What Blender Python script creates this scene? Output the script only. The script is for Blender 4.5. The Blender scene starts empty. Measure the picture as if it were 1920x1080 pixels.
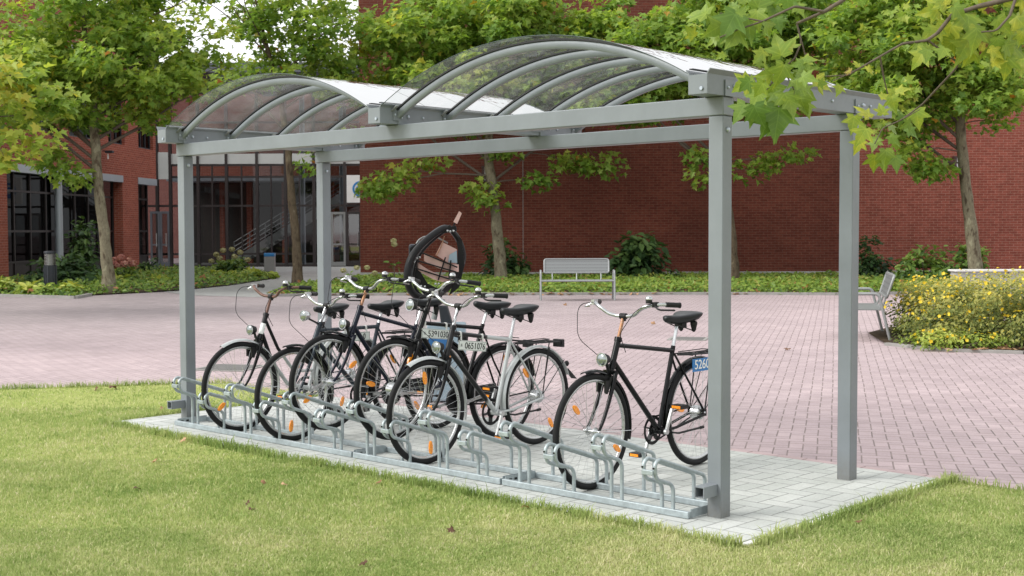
import bpy, math, random
import numpy as np
from math import sin, cos, pi, sqrt, radians, atan2, asin, hypot
from mathutils import Vector, Matrix
random.seed(7)
C = bpy.context.scene.collection
scene = bpy.context.scene

# ------------------------------------------------------------------ camera model
FPX, YAW, CAM, PITCH, ROLL = 2395.861, 0.7506, Vector((3.8513, -5.7612, 1.5411)), -0.0444, -0.0029
Fh = Vector((-sin(YAW), cos(YAW), 0)); Rh = Vector((cos(YAW), sin(YAW), 0)); Zu = Vector((0, 0, 1))
F3 = Fh*cos(PITCH) + Zu*sin(PITCH); U0 = Zu*cos(PITCH) - Fh*sin(PITCH)
R3 = Rh*cos(ROLL) + U0*sin(ROLL); U3 = U0*cos(ROLL) - Rh*sin(ROLL)
def W(a, d, z=0.0):
    """setting frame: a = across, d = distance from the viewpoint, z = height"""
    p = CAM + Rh*a + Fh*d; return Vector((p.x, p.y, z))
def at(u, v, d):
    return CAM + d*(F3 + R3*((u-960)/FPX) + U3*((540-v)/FPX))
def ground(u, v, z=0.0):
    r = F3 + R3*((u-960)/FPX) + U3*((540-v)/FPX); t = (z-CAM.z)/r.z
    return CAM + r*t
def across(u, d): return (u-960)/FPX*d
def height(v, d): return 1.5411 - (v-434)/FPX*d

# ------------------------------------------------------------------ object helpers
def tag(o, label=None, cat=None, group=None, kind=None):
    if label: o['label'] = label
    if cat: o['category'] = cat
    if group: o['group'] = group
    if kind: o['kind'] = kind
    return o
def thing(name, label, cat, loc=(0, 0, 0), rotz=0.0, group=None):
    o = bpy.data.objects.new(name, None); C.objects.link(o); o.empty_display_size = 0.1
    o.location = loc; o.rotation_euler = (0, 0, rotz)
    return tag(o, label, cat, group)
def link_mesh(name, me, mat, parent=None):
    o = bpy.data.objects.new(name, me); C.objects.link(o)
    if mat is not None and not me.materials: me.materials.append(mat)
    if parent is not None: o.parent = parent
    return o
def copy_tree(o, parent=None):
    c = o.copy(); C.objects.link(c); c.parent = parent
    for ch in list(o.children): copy_tree(ch, c)
    return c

def fillet(pts, r, n=5):
    pts = [Vector(p) for p in pts]; out = [pts[0]]
    for i in range(1, len(pts)-1):
        p, a, b = pts[i], pts[i-1], pts[i+1]
        u = (a-p); v = (b-p); lu, lv = u.length, v.length
        if lu < 1e-6 or lv < 1e-6: continue
        u /= lu; v /= lv
        ang = u.angle(v, pi)
        if ang > pi-0.02: out.append(p); continue
        rr = r[i] if isinstance(r, (list, tuple)) else r
        t = min(rr/math.tan(ang/2), lu*0.48, lv*0.48); rr = t*math.tan(ang/2)
        bis = (u+v).normalized(); c = p + bis*(rr/sin(ang/2))
        s, e = p+u*t-c, p+v*t-c
        for k in range(n+1):
            f = k/n
            q = s.lerp(e, f); q = q.normalized()*rr if q.length > 1e-6 else q
            out.append(c+q)
    out.append(pts[-1]); return out

class MB:
    def __init__(s): s.v = []; s.f = []
    def add(s, vs, fs):
        n = len(s.v); s.v += [tuple(x) for x in vs]; s.f += [tuple(i+n for i in f) for f in fs]
    def box(s, lo, hi):
        (a, b, c), (d, e, f) = lo, hi
        s.add([(a,b,c),(d,b,c),(d,e,c),(a,e,c),(a,b,f),(d,b,f),(d,e,f),(a,e,f)],
              [(0,3,2,1),(4,5,6,7),(0,1,5,4),(1,2,6,5),(2,3,7,6),(3,0,4,7)])
        return s
    def frame(s, p0, p1, up=(0,0,1)):
        d = (Vector(p1)-Vector(p0)).normalized(); u = Vector(up)
        if abs(d.dot(u)) > 0.98: u = Vector((0,1,0)) if abs(d.y) < .9 else Vector((1,0,0))
        x = d.cross(u).normalized(); return d, x, x.cross(d).normalized()
    def bar(s, p0, p1, w, h, up=(0,0,1)):
        p0, p1 = Vector(p0), Vector(p1); d, x, y = s.frame(p0, p1, up)
        vs = []
        for p in (p0, p1):
            for sx, sy in ((-1,-1),(1,-1),(1,1),(-1,1)): vs.append(p + x*sx*w/2 + y*sy*h/2)
        s.add(vs, [(0,3,2,1)[::-1],(4,5,6,7)[::-1],(0,1,5,4)[::-1],(1,2,6,5)[::-1],(2,3,7,6)[::-1],(3,0,4,7)[::-1]]); return s
    def tube(s, pts, r, n=8, closed=False, caps=True, sx=1.0):
        pts = [Vector(p) for p in pts]; m = len(pts); rad = r if isinstance(r, (list, tuple)) else [r]*m
        tang = []
        for i in range(m):
            a = pts[(i-1) % m] if (closed or i > 0) else pts[i]; b = pts[(i+1) % m] if (closed or i < m-1) else pts[i]
            t = (b-a); tang.append(t.normalized() if t.length > 1e-9 else Vector((0,0,1)))
        t0 = tang[0]; ref = Vector((0,0,1)) if abs(t0.z) < .9 else Vector((1,0,0))
        nx = t0.cross(ref).normalized(); vs = []
        for i in range(m):
            t = tang[i]; nx = (nx - t*nx.dot(t))
            nx = nx.normalized() if nx.length > 1e-6 else t.orthogonal().normalized()
            ny = t.cross(nx)
            for k in range(n):
                a = 2*pi*k/n; vs.append(pts[i] + (nx*cos(a)*sx + ny*sin(a))*rad[i])
        fs = []
        for i in range(m if closed else m-1):
            j = (i+1) % m
            for k in range(n):
                l = (k+1) % n; fs.append((i*n+k, i*n+l, j*n+l, j*n+k))
        if caps and not closed:
            fs.append(tuple(range(n))[::-1]); fs.append(tuple((m-1)*n+k for k in range(n)))
        s.add(vs, fs); return s
    def cyl(s, p0, p1, r, n=12, r1=None):
        return s.tube([p0, p1], [r, r if r1 is None else r1], n)
    def ring(s, c, R, r, axis='x', n=48, m=8, sx=1.0):
        c = Vector(c); vs = []; fs = []
        for i in range(n):
            a = 2*pi*i/n
            e = Vector((0, cos(a), sin(a))) if axis == 'x' else (Vector((cos(a), sin(a), 0)) if axis == 'z' else Vector((cos(a), 0, sin(a))))
            ax = {'x': Vector((1,0,0)), 'y': Vector((0,1,0)), 'z': Vector((0,0,1))}[axis]
            for k in range(m):
                b = 2*pi*k/m; vs.append(c + e*(R + r*cos(b)) + ax*(r*sin(b)*sx))
        for i in range(n):
            j = (i+1) % n
            for k in range(m):
                l = (k+1) % m; fs.append((i*m+k, j*m+k, j*m+l, i*m+l))
        s.add(vs, fs); return s
    def lathe(s, prof, n=20, c=(0,0,0), axis='z'):
        c = Vector(c); vs = []; m = len(prof)
        for r, z in prof:
            for k in range(n):
                a = 2*pi*k/n
                if axis == 'z': vs.append(c+Vector((r*cos(a), r*sin(a), z)))
                elif axis == 'x': vs.append(c+Vector((z, r*cos(a), r*sin(a))))
                else: vs.append(c+Vector((r*sin(a), z, r*cos(a))))
        fs = []
        for i in range(m-1):
            for k in range(n):
                l = (k+1) % n; fs.append((i*n+k, i*n+l, (i+1)*n+l, (i+1)*n+k))
        fs.append(tuple(range(n))[::-1]); fs.append(tuple((m-1)*n+k for k in range(n)))
        s.add(vs, fs); return s
    def prism(s, poly, z0, z1):
        n = len(poly)
        s.add([(x, y, z0) for x, y in poly]+[(x, y, z1) for x, y in poly],
              [tuple(range(n))[::-1], tuple(range(n, 2*n))]+[(i, (i+1) % n, n+(i+1) % n, n+i) for i in range(n)]); return s
    def extrude_y(s, poly, y0, y1):
        n = len(poly)
        s.add([(x, y0, z) for x, z in poly]+[(x, y1, z) for x, z in poly],
              [tuple(range(n)), tuple(range(n, 2*n))[::-1]]+[(i, n+i, n+(i+1) % n, (i+1) % n) for i in range(n)]); return s
    def blob(s, c, rx, ry, rz, nu=10, nv=7):
        c = Vector(c); vs = [c+Vector((0,0,-rz))]; fs = []
        for j in range(1, nv):
            t = -pi/2+pi*j/nv
            for i in range(nu):
                a = 2*pi*i/nu; vs.append(c+Vector((rx*cos(t)*cos(a), ry*cos(t)*sin(a), rz*sin(t))))
        vs.append(c+Vector((0,0,rz))); L = len(vs)-1
        for i in range(nu):
            fs.append((0, 1+(i+1) % nu, 1+i)); fs.append((L, L-nu+i, L-nu+(i+1) % nu))
            for j in range(nv-2):
                a = 1+j*nu; b = a+nu; fs.append((a+i, a+(i+1) % nu, b+(i+1) % nu, b+i))
        s.add(vs, fs); return s
    def mesh(s, name, smooth=0.6, off=None):
        me = bpy.data.meshes.new(name)
        vs = s.v if off is None else [(x-off[0], y-off[1], z-off[2]) for x, y, z in s.v]
        me.from_pydata(vs, [], s.f); me.update()
        if smooth:
            me.polygons.foreach_set('use_smooth', [True]*len(me.polygons))
            me.set_sharp_from_angle(angle=smooth)
        return me
    def build(s, name, mat, parent=None, smooth=0.6, local=True, bevel=0):
        off = None
        if parent is not None and not local: off = parent.location
        o = link_mesh(name, s.mesh(name, smooth, off), mat, parent)
        if bevel:
            b = o.modifiers.new('bevel', 'BEVEL'); b.width = bevel; b.segments = 2; b.limit_method = 'ANGLE'
            b.harden_normals = False
        return o

# ------------------------------------------------------------------ materials
class NT:
    def __init__(s, name):
        s.m = bpy.data.materials.new(name); s.m.use_nodes = True; s.t = s.m.node_tree; s.t.nodes.clear()
        s.out = s.t.nodes.new('ShaderNodeOutputMaterial')
    def n(s, typ, **k):
        nd = s.t.nodes.new(typ)
        for a, b in k.items():
            if a.startswith('i_'): nd.inputs[a[2:].replace('_', ' ')].default_value = b
            else: setattr(nd, a, b)
        return nd
    def l(s, a, b): s.t.links.new(a, b)
    def pbsdf(s, col=(.5,.5,.5), rough=.5, metal=0, spec=.5):
        b = s.n('ShaderNodeBsdfPrincipled')
        b.inputs['Base Color'].default_value = (*col, 1); b.inputs['Roughness'].default_value = rough
        b.inputs['Metallic'].default_value = metal; b.inputs['Specular IOR Level'].default_value = spec
        s.l(b.outputs[0], s.out.inputs[0]); return b
    def noise(s, scale, detail=3, rough=.6, coord=None, dim='3D'):
        nd = s.n('ShaderNodeTexNoise'); nd.inputs['Scale'].default_value = scale; nd.inputs['Detail'].default_value = detail
        nd.inputs['Roughness'].default_value = rough
        if coord is not None: s.l(coord, nd.inputs['Vector'])
        return nd
    def ramp(s, fac, stops, interp='LINEAR'):
        r = s.n('ShaderNodeValToRGB'); r.color_ramp.interpolation = interp
        els = r.color_ramp.elements
        while len(els) < len(stops): els.new(0.5)
        for e, (p, c) in zip(els, stops): e.position = p; e.color = (*c, 1)
        s.l(fac, r.inputs[0]); return r
    def mix(s, fac, a, b, mode='MIX'):
        m = s.n('ShaderNodeMix', data_type='RGBA', blend_type=mode)
        for sock, val in ((m.inputs[0], fac), (m.inputs[6], a), (m.inputs[7], b)):
            if isinstance(val, (int, float)): sock.default_value = val
            elif isinstance(val, tuple): sock.default_value = (*val, 1)
            else: s.l(val, sock)
        return m.outputs[2]
    def bump(s, h, strength, dist, bsdf):
        b = s.n('ShaderNodeBump'); b.inputs['Strength'].default_value = strength; b.inputs['Distance'].default_value = dist
        s.l(h, b.inputs['Height']); s.l(b.outputs[0], bsdf.inputs['Normal']); return b
    def math(s, op, a, b=0.0):
        m = s.n('ShaderNodeMath', operation=op)
        for sock, val in ((m.inputs[0], a), (m.inputs[1], b)):
            if isinstance(val, (int, float)): sock.default_value = val
            else: s.l(val, sock)
        return m.outputs[0]
    def coord(s, which='Object'): return s.n('ShaderNodeTexCoord').outputs[which]

def paint(name, col, rough=.45, metal=0.0, var=.12, scale=6, spec=.5, bumpy=0.0, dirt=None):
    t = NT(name); b = t.pbsdf(col, rough, metal, spec); co = t.coord()
    n = t.noise(scale, 5, .65, co)
    lo = tuple(c*(1-var) for c in col); hi = tuple(min(1, c*(1+var)) for c in col)
    r = t.ramp(n.outputs[0], [(.3, lo), (.7, hi)])
    cl = r.outputs[0]
    if dirt:
        n2 = t.noise(scale*2.7, 6, .7, co); f = t.ramp(n2.outputs[0], [(.52, (0,0,0)), (.72, (1,1,1))])
        cl = t.mix(f.outputs[0], cl, dirt)
    t.l(cl, b.inputs['Base Color'])
    rr = t.ramp(n.outputs[0], [(.3, (max(.02, rough-.08),)*3), (.7, (min(1, rough+.1),)*3)]); t.l(rr.outputs[0], b.inputs['Roughness'])
    if bumpy: t.bump(n.outputs[0], bumpy, .01, b)
    return t.m

def brick_mat(name, c1, c2, mortar, bw=.25, bh=.083, ms=.012, dark=(.6,.6,.6), rough=.85):
    t = NT(name); b = t.pbsdf(c1, rough, 0, .25); co = t.coord()
    sp = t.n('ShaderNodeSeparateXYZ'); t.l(co, sp.inputs[0])
    u = t.math('ADD', sp.outputs[0], sp.outputs[1])
    cb = t.n('ShaderNodeCombineXYZ'); t.l(u, cb.inputs[0]); t.l(sp.outputs[2], cb.inputs[1])
    br = t.n('ShaderNodeTexBrick'); t.l(cb.outputs[0], br.inputs['Vector'])
    br.inputs['Scale'].default_value = 1; br.inputs['Brick Width'].default_value = bw; br.inputs['Row Height'].default_value = bh
    br.inputs['Mortar Size'].default_value = ms/2; br.inputs['Mortar Smooth'].default_value = .1; br.inputs['Bias'].default_value = -.1
    br.inputs['Color1'].default_value = (*c1, 1); br.inputs['Color2'].default_value = (*c2, 1); br.inputs['Mortar'].default_value = (*mortar, 1)
    n = t.noise(.35, 4, .6, co); n2 = t.noise(9, 3, .6, co)
    m1 = t.ramp(n.outputs[0], [(.3, dark), (.7, (1.08, 1.05, 1.05))])
    m2 = t.ramp(n2.outputs[0], [(.3, (.82,.8,.8)), (.7, (1.12, 1.12, 1.12))])
    cl = t.mix(1.0, t.mix(1.0, br.outputs[0], m1.outputs[0], 'MULTIPLY'), m2.outputs[0], 'MULTIPLY')
    t.l(cl, b.inputs['Base Color'])
    inv = t.math('SUBTRACT', 1.0, br.outputs[1]); t.bump(inv, .6, .012, b)
    return t.m

def paver_mat(name, c1, c2, mortar, rot, wd, joint, off=(0,0,0), stain=(.75,.75,.72), wob=.01, big=None):
    """herringbone block paving, blocks wd x 2 wd"""
    t = NT(name); b = t.pbsdf(c1, .85, 0, .2); co = t.coord()
    nz = t.noise(.9, 2, .5, co)
    wv = t.n('ShaderNodeVectorMath', operation='MULTIPLY_ADD'); t.l(nz.outputs['Color'], wv.inputs[0]); wv.inputs[1].default_value = (wob*6,)*3; t.l(co, wv.inputs[2])
    mp = t.n('ShaderNodeMapping'); t.l(wv.outputs[0], mp.inputs[0]); mp.inputs['Rotation'].default_value = (0, 0, rot); mp.inputs['Location'].default_value = off
    sp = t.n('ShaderNodeSeparateXYZ'); t.l(mp.outputs[0], sp.inputs[0])
    X = t.math('DIVIDE', sp.outputs[0], wd); Y = t.math('DIVIDE', sp.outputs[1], wd)
    I = t.math('FLOOR', X); J = t.math('FLOOR', Y); fx = t.math('SUBTRACT', X, I); fy = t.math('SUBTRACT', Y, J)
    m = t.math('FLOORED_MODULO', t.math('SUBTRACT', I, J), 4.0)
    def eq(v):
        c = t.n('ShaderNodeMath', operation='COMPARE'); t.l(m, c.inputs[0]); c.inputs[1].default_value = v; c.inputs[2].default_value = .25; return c.outputs[0]
    e0, e1, e2, e3 = (eq(float(k)) for k in range(4))
    one = lambda v: t.math('SUBTRACT', 1.0, v)
    dl = t.math('ADD', fx, e1); dr = t.math('ADD', one(fx), e0); db = t.math('ADD', fy, e2); dt = t.math('ADD', one(fy), e3)
    dm = t.math('MINIMUM', t.math('MINIMUM', dl, dr), t.math('MINIMUM', db, dt))
    jr = t.ramp(dm, [(joint*.35, (1,1,1)), (joint*.75, (0,0,0))])
    cb = t.n('ShaderNodeCombineXYZ'); t.l(t.math('SUBTRACT', I, e1), cb.inputs[0]); t.l(t.math('SUBTRACT', J, e2), cb.inputs[1])
    wn = t.n('ShaderNodeTexWhiteNoise'); t.l(cb.outputs[0], wn.inputs['Vector'])
    col = t.mix(wn.outputs[0], c1, c2)
    n = t.noise(.22, 5, .6, co); m1 = t.ramp(n.outputs[0], [(.32, stain), (.62, (1.04, 1.04, 1.04))])
    n2 = t.noise(60, 3, .7, co); m2 = t.ramp(n2.outputs[0], [(.25, (.86,.86,.86)), (.75, (1.10, 1.10, 1.10))])
    n3 = t.noise(2.2, 5, .65, co); m3 = t.ramp(n3.outputs[0], [(.3, (.88,.88,.87)), (.65, (1.05, 1.05, 1.05))])
    jn = t.noise(5, 3, .6, co); jm = t.ramp(jn.outputs[0], [(.3, tuple(.75*c for c in mortar)), (.7, tuple(1.35*c for c in mortar))])
    for q in (m1, m2, m3): col = t.mix(1.0, col, q.outputs[0], 'MULTIPLY')
    cl = t.mix(jr.outputs[0], col, jm.outputs[0])
    if big is not None:      # worn grey zone away from the shelter
        gp, gc = big
        ge = t.n('ShaderNodeVectorMath', operation='DISTANCE'); t.l(co, ge.inputs[0]); ge.inputs[1].default_value = gp
        f = t.ramp(t.math('DIVIDE', ge.outputs['Value'], 40.0), [(.18, (1,1,1)), (.4, (0,0,0))])
        cl = t.mix(f.outputs[0], cl, t.mix(1.0, cl, gc, 'MULTIPLY'))
    t.l(cl, b.inputs['Base Color'])
    hh = t.math('ADD', one(jr.outputs[0]), t.math('MULTIPLY', n2.outputs[0], .35)); t.bump(hh, .5, .006, b)
    return t.m

def leaf_mat(name, stops, trans=.35, rough=.5, spec=.35, mottle=False):
    t = NT(name); at_ = t.n('ShaderNodeAttribute', attribute_name='tint'); fac = at_.outputs['Fac']
    if mottle:
        n = t.noise(14, 5, .7, t.coord()); fac = t.math('ADD', fac, t.math('MULTIPLY', t.math('SUBTRACT', n.outputs[0], .5), .45))
        lo = t.n('ShaderNodeMath', operation='LESS_THAN'); t.l(at_.outputs['Fac'], lo.inputs[0]); lo.inputs[1].default_value = .955
        fac = t.math('MINIMUM', fac, t.math('SUBTRACT', 1.0, t.math('MULTIPLY', lo.outputs[0], .06)))
    r = t.ramp(fac, stops)
    if mottle:      # veins from the blade's own coordinates
        ba = t.n('ShaderNodeAttribute', attribute_name='blade'); sx = t.n('ShaderNodeSeparateXYZ'); t.l(ba.outputs['Vector'], sx.inputs[0]); ax_ = t.math('ABSOLUTE', sx.outputs[0]); yy = sx.outputs[1]
        ds = [ax_]
        for (ca, sa_) in ((cos(radians(38)), sin(radians(38))), (cos(radians(2)), sin(radians(2)))):
            ds.append(t.math('ABSOLUTE', t.math('SUBTRACT', t.math('MULTIPLY', ax_, sa_), t.math('MULTIPLY', t.math('SUBTRACT', yy, .05), ca))))
        side = t.math('MULTIPLY', t.math('ABSOLUTE', t.math('SUBTRACT', t.math('FRACT', t.math('MULTIPLY', t.math('SUBTRACT', yy, t.math('MULTIPLY', ax_, .8)), 6.0)), .5)), .22)
        vd = t.math('MINIMUM', t.math('MINIMUM', ds[0], ds[1]), t.math('MINIMUM', ds[2], t.math('ADD', side, .006)))
        vr = t.ramp(vd, [(.006, (.75,.75,.75)), (.022, (0,0,0))]); cl_ = t.mix(vr.outputs[0], r.outputs[0], t.mix(1.0, r.outputs[0], (1.5,1.4,1.6), 'MULTIPLY'))
        class _O: pass
        r = _O(); r.outputs = [cl_]
    b = t.n('ShaderNodeBsdfPrincipled'); b.inputs['Roughness'].default_value = rough; b.inputs['Specular IOR Level'].default_value = spec
    t.l(r.outputs[0], b.inputs['Base Color'])
    tr = t.n('ShaderNodeBsdfTranslucent'); t.l(t.mix(1.0, r.outputs[0], (1.25, 1.2, .6), 'MULTIPLY'), tr.inputs[0])
    mx = t.n('ShaderNodeMixShader'); mx.inputs[0].default_value = trans
    t.l(b.outputs[0], mx.inputs[1]); t.l(tr.outputs[0], mx.inputs[2]); t.l(mx.outputs[0], t.out.inputs[0])
    return t.m

def glass_mat(name, tint=(.8,.85,.85), refl=1.0, rough=.02, base_refl=.05, ior=1.5, haze=0.0):
    t = NT(name)
    tr = t.n('ShaderNodeBsdfTransparent'); tr.inputs[0].default_value = (*tint, 1)
    gl = t.n('ShaderNodeBsdfGlossy')
    if haze:
        bn = t.noise(1.6, 4, .6, t.coord()); bu = t.n('ShaderNodeBump'); bu.inputs['Strength'].default_value = .5; bu.inputs['Distance'].default_value = .06; t.l(bn.outputs[0], bu.inputs['Height']); t.l(bu.outputs[0], gl.inputs['Normal'])
    gl.inputs['Roughness'].default_value = rough; gl.inputs['Color'].default_value = (refl, refl, refl, 1)
    fr = t.n('ShaderNodeFresnel'); fr.inputs[0].default_value = ior
    f = t.math('ADD', fr.outputs[0], base_refl); f = t.math('MINIMUM', f, 1.0)
    base = tr.outputs[0]
    if haze:      # dusty film on the sheet
        tl = t.n('ShaderNodeBsdfTranslucent'); tl.inputs[0].default_value = (.8,.8,.78,1); df = t.n('ShaderNodeBsdfDiffuse'); df.inputs[0].default_value = (.8,.8,.78,1)
        ad = t.n('ShaderNodeMixShader'); ad.inputs[0].default_value = .5; t.l(tl.outputs[0], ad.inputs[1]); t.l(df.outputs[0], ad.inputs[2])
        hz = t.n('ShaderNodeMixShader'); nn = t.noise(5, 5, .65, t.coord()); hf = t.ramp(nn.outputs[0], [(.3, (haze*.4,)*3), (.75, (haze*1.8,)*3)]); t.l(hf.outputs[0], hz.inputs[0]); t.l(tr.outputs[0], hz.inputs[1]); t.l(ad.outputs[0], hz.inputs[2]); base = hz.outputs[0]
    mx = t.n('ShaderNodeMixShader'); t.l(f, mx.inputs[0]); t.l(base, mx.inputs[1]); t.l(gl.outputs[0], mx.inputs[2])
    t.l(mx.outputs[0], t.out.inputs[0]); return t.m

M = {}
M['steel'] = paint('shelter_grey_paint', (.235,.258,.272), .40, .0, .05, 3, .45)
def steel_mat():
    t = NT('shelter_grey_paint'); b = t.pbsdf((.23,.26,.27), .4, 0, .45); ge = t.n('ShaderNodeNewGeometry'); sp = t.n('ShaderNodeSeparateXYZ'); t.l(ge.outputs['Position'], sp.inputs[0])
    mp = t.n('ShaderNodeMapping'); t.l(ge.outputs['Position'], mp.inputs[0]); mp.inputs['Scale'].default_value = (5, 5, 2.2)
    n = t.noise(1.6, 5, .65, mp.outputs[0]); n2 = t.noise(38, 4, .7, ge.outputs['Position']); n3 = t.noise(2.5, 4, .6, ge.outputs['Position'])
    r = t.ramp(n.outputs[0], [(.3, (.176,.196,.213)), (.7, (.192,.213,.231))])
    r3 = t.ramp(n3.outputs[0], [(.3, (.90,.90,.89)), (.7, (1.07,1.07,1.07))])
    f = t.math('MULTIPLY', t.math('SUBTRACT', 1.0, t.math('MINIMUM', t.math('MULTIPLY', sp.outputs[2], 5.5), 1.0)), n2.outputs[0])
    cl = t.mix(f, t.mix(1.0, r.outputs[0], r3.outputs[0], 'MULTIPLY'), (.15,.14,.115))
    sc = t.ramp(n2.outputs[0], [(.70, (0,0,0)), (.78, (.5,.5,.5))]); cl = t.mix(sc.outputs[0], cl, (.30,.31,.31)); t.l(cl, b.inputs['Base Color'])
    rr = t.ramp(n2.outputs[0], [(.3, (.34,)*3), (.7, (.5,)*3)]); t.l(rr.outputs[0], b.inputs['Roughness']); t.bump(n2.outputs[0], .04, .004, b); return t.m
M['steel'] = steel_mat()
M['galv'] = paint('galvanised', (.36,.41,.425), .45, .45, .18, 26, .5)
M['bolt'] = paint('bolt_steel', (.42,.47,.52), .35, .6, .05)
M['gasket'] = paint('gasket_black', (.012,.012,.013), .5)
M['dark_hole'] = paint('dark_inside', (.01,.01,.01), .9)
M['roof'] = glass_mat('roof_acrylic', (.96,.975,.975), .72, .04, .0, 1.28, .10)
M['tyre'] = paint('tyre_rubber', (.011,.011,.012), .7, 0, .3, 30, .25)
M['alu'] = paint('aluminium', (.50,.51,.51), .3, .8, .1, 20)
M['chrome'] = paint('chrome', (.52,.53,.54), .22, .9, .1, 20)
M['spoke'] = paint('spoke_steel', (.55,.56,.57), .3, .7)
M['lampglass'] = paint('lamp_glass', (.30,.33,.33), .08, .75, .35, 60)
M['rust'] = paint('rusty_chrome', (.34,.17,.09), .5, .5, .35, 25, .5, 0, (.5,.42,.36))
M['brown_rust'] = paint('rusty_bar', (.13,.065,.05), .55, .3, .3, 25, .5, 0, (.3,.22,.18))
M['black'] = paint('black_enamel', (.004,.0045,.005), .16, 0, .2, 12, .22)
M['navy'] = paint('navy_enamel', (.006,.009,.020), .18, 0, .2, 12, .25)
M['slate'] = paint('slate_enamel', (.03,.04,.052), .25, .1, .2, 12, .3)
M['plastic'] = paint('black_plastic', (.011,.011,.012), .5, 0, .2, 20, .3)
M['saddle'] = paint('saddle_vinyl', (.013,.015,.018), .40, 0, .25, 10, .4)
M['silver'] = paint('silver_enamel', (.50,.52,.52), .33, .45, .08, 10)
M['white'] = paint('white_paint', (.75,.76,.75), .4, 0, .05)
M['plate'] = paint('plate_white', (.66,.70,.66), .4, 0, .04)
M['plate_blue'] = paint('plate_blue', (.015,.16,.42), .4, 0, .05)
M['ink'] = paint('ink_black', (.015,.015,.015), .6)
M['lens'] = paint('lamp_lens', (.72,.76,.76), .12, .3, .1, 40)
M['ring'] = paint('black_ring', (.006,.006,.007), .4, 0, .2, 12, .25)
M['pink'] = paint('pale_pink_mesh', (.56,.37,.33), .65, 0, .08, 14)
M['bluegrey'] = paint('blue_grey_casing', (.28,.37,.43), .4, 0, .08)
M['bench'] = paint('bench_silver', (.27,.28,.28), .38, .35, .06, 8)
M['conc'] = paint('concrete', (.36,.36,.34), .85, 0, .15, 5, .3, .1)
M['conc_lt'] = paint('concrete_light', (.62,.62,.60), .7, 0, .06, 5, .3)
M['kerb'] = paint('kerb_concrete', (.27,.26,.245), .9, 0, .2, 4, .3, .1)
M['anthra'] = paint('anthracite', (.025,.03,.038), .4, .2, .15)
M['bronze'] = paint('bronze_mullion', (.035,.028,.028), .45, .2, .1)
M['lintel'] = paint('lintel_grey', (.38,.42,.46), .4, .2, .06, 2)
M['spandrel'] = paint('white_spandrel', (.46,.48,.47), .5, 0, .05, 2)
M['roofgrey'] = paint('roof_grey', (.10,.11,.13), .6, 0, .1, 1)
M['interior'] = paint('interior_dark', (.06,.055,.05), .9, 0, .3, .6)
M['intfloor'] = paint('interior_floor', (.12,.12,.115), .5, 0, .15, 2)
M['skyblue'] = paint('logo_blue', (.02,.20,.50), .4, 0, .03)
M['bin'] = paint('bin_grey', (.26,.26,.255), .5, .2, .06)
M['soil'] = paint('soil', (.055,.04,.028), .95, 0, .4, 9, .1, .3, (.09,.06,.03))
M['wood_brown'] = paint('lamp_brown', (.06,.03,.025), .5)
M['pane'] = glass_mat('dark_pane', (.40,.41,.42), .5, .02, .01)
M['pane_dark'] = glass_mat('very_dark_pane', (.12,.125,.13), .45, .02, .02)
M['pane_door'] = glass_mat('door_pane', (.55,.58,.58), .8, .03, .12)
M['clear'] = glass_mat('clear_tube', (.75,.76,.76), .7, .06, .03)
M['brick_wall'] = brick_mat('brick_shaded', (.140,.034,.021), (.19,.052,.032), (.20,.11,.08), .25, .083, .012, (.62,.60,.60))  # tree shade is put into this brick colour
M['brick_pale'] = brick_mat('brick_lit', (.215,.055,.037), (.285,.080,.055), (.34,.20,.155), .25, .083, .012, (.84,.83,.83))  # same brick coloured lighter, as if lit outside the tree shade
M['brick_left'] = brick_mat('brick_left', (.27,.072,.045), (.35,.100,.062), (.42,.25,.20), .25, .083, .012, (.85,.85,.85))
M['brick_far'] = brick_mat('brick_far', (.30,.12,.10), (.34,.14,.115), (.34,.22,.19), .25, .083, .012, (.9,.9,.9))

def orange_mat():
    t = NT('reflector_orange'); b = t.pbsdf((.85,.22,.015), .2, 0, .6); co = t.coord()
    w = t.n('ShaderNodeTexVoronoi'); t.l(co, w.inputs['Vector']); w.inputs['Scale'].default_value = 120
    r = t.ramp(w.outputs[0], [(.1, (.75,.14,.01)), (.6, (.95,.36,.03))]); t.l(r.outputs[0], b.inputs['Base Color']); return t.m
M['orange'] = orange_mat()
def two_tone_mat():
    t = NT('black_to_silver_enamel'); b = t.pbsdf((.5,.5,.5), .3, .3, .5); co = t.coord()
    sp = t.n('ShaderNodeSeparateXYZ'); t.l(co, sp.inputs[0]); n = t.noise(18, 5, .7, co)
    y = t.math('ADD', sp.outputs[1], t.math('MULTIPLY', n.outputs[0], .05))
    r = t.ramp(y, [(.585, (.006,.0065,.007)), (.605, (.44,.46,.46))]); t.l(r.outputs[0], b.inputs['Base Color']); return t.m
M['two_tone'] = two_tone_mat()
def step_mat():
    t = NT('black_to_grey_enamel'); b = t.pbsdf((.5,.5,.5), .3, .3, .5); co = t.coord()
    sp = t.n('ShaderNodeSeparateXYZ'); t.l(co, sp.inputs[0])
    r = t.ramp(sp.outputs[2], [(.56, (.42,.44,.44)), (.585, (.005,.005,.006))]); t.l(r.outputs[0], b.inputs['Base Color']); return t.m
M['step_tone'] = step_mat()
def perf_mat():
    t = NT('perforated_sheet'); b = t.pbsdf((.45,.46,.46), .45, .3, .5); co = t.coord()
    v = t.n('ShaderNodeTexVoronoi'); t.l(co, v.inputs['Vector']); v.inputs['Scale'].default_value = 45; v.inputs['Randomness'].default_value = 0
    r = t.ramp(v.outputs[0], [(.25, (.07,.07,.07)), (.36, (.20,.21,.21))]); t.l(r.outputs[0], b.inputs['Base Color']); return t.m
M['perf'] = perf_mat()
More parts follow.
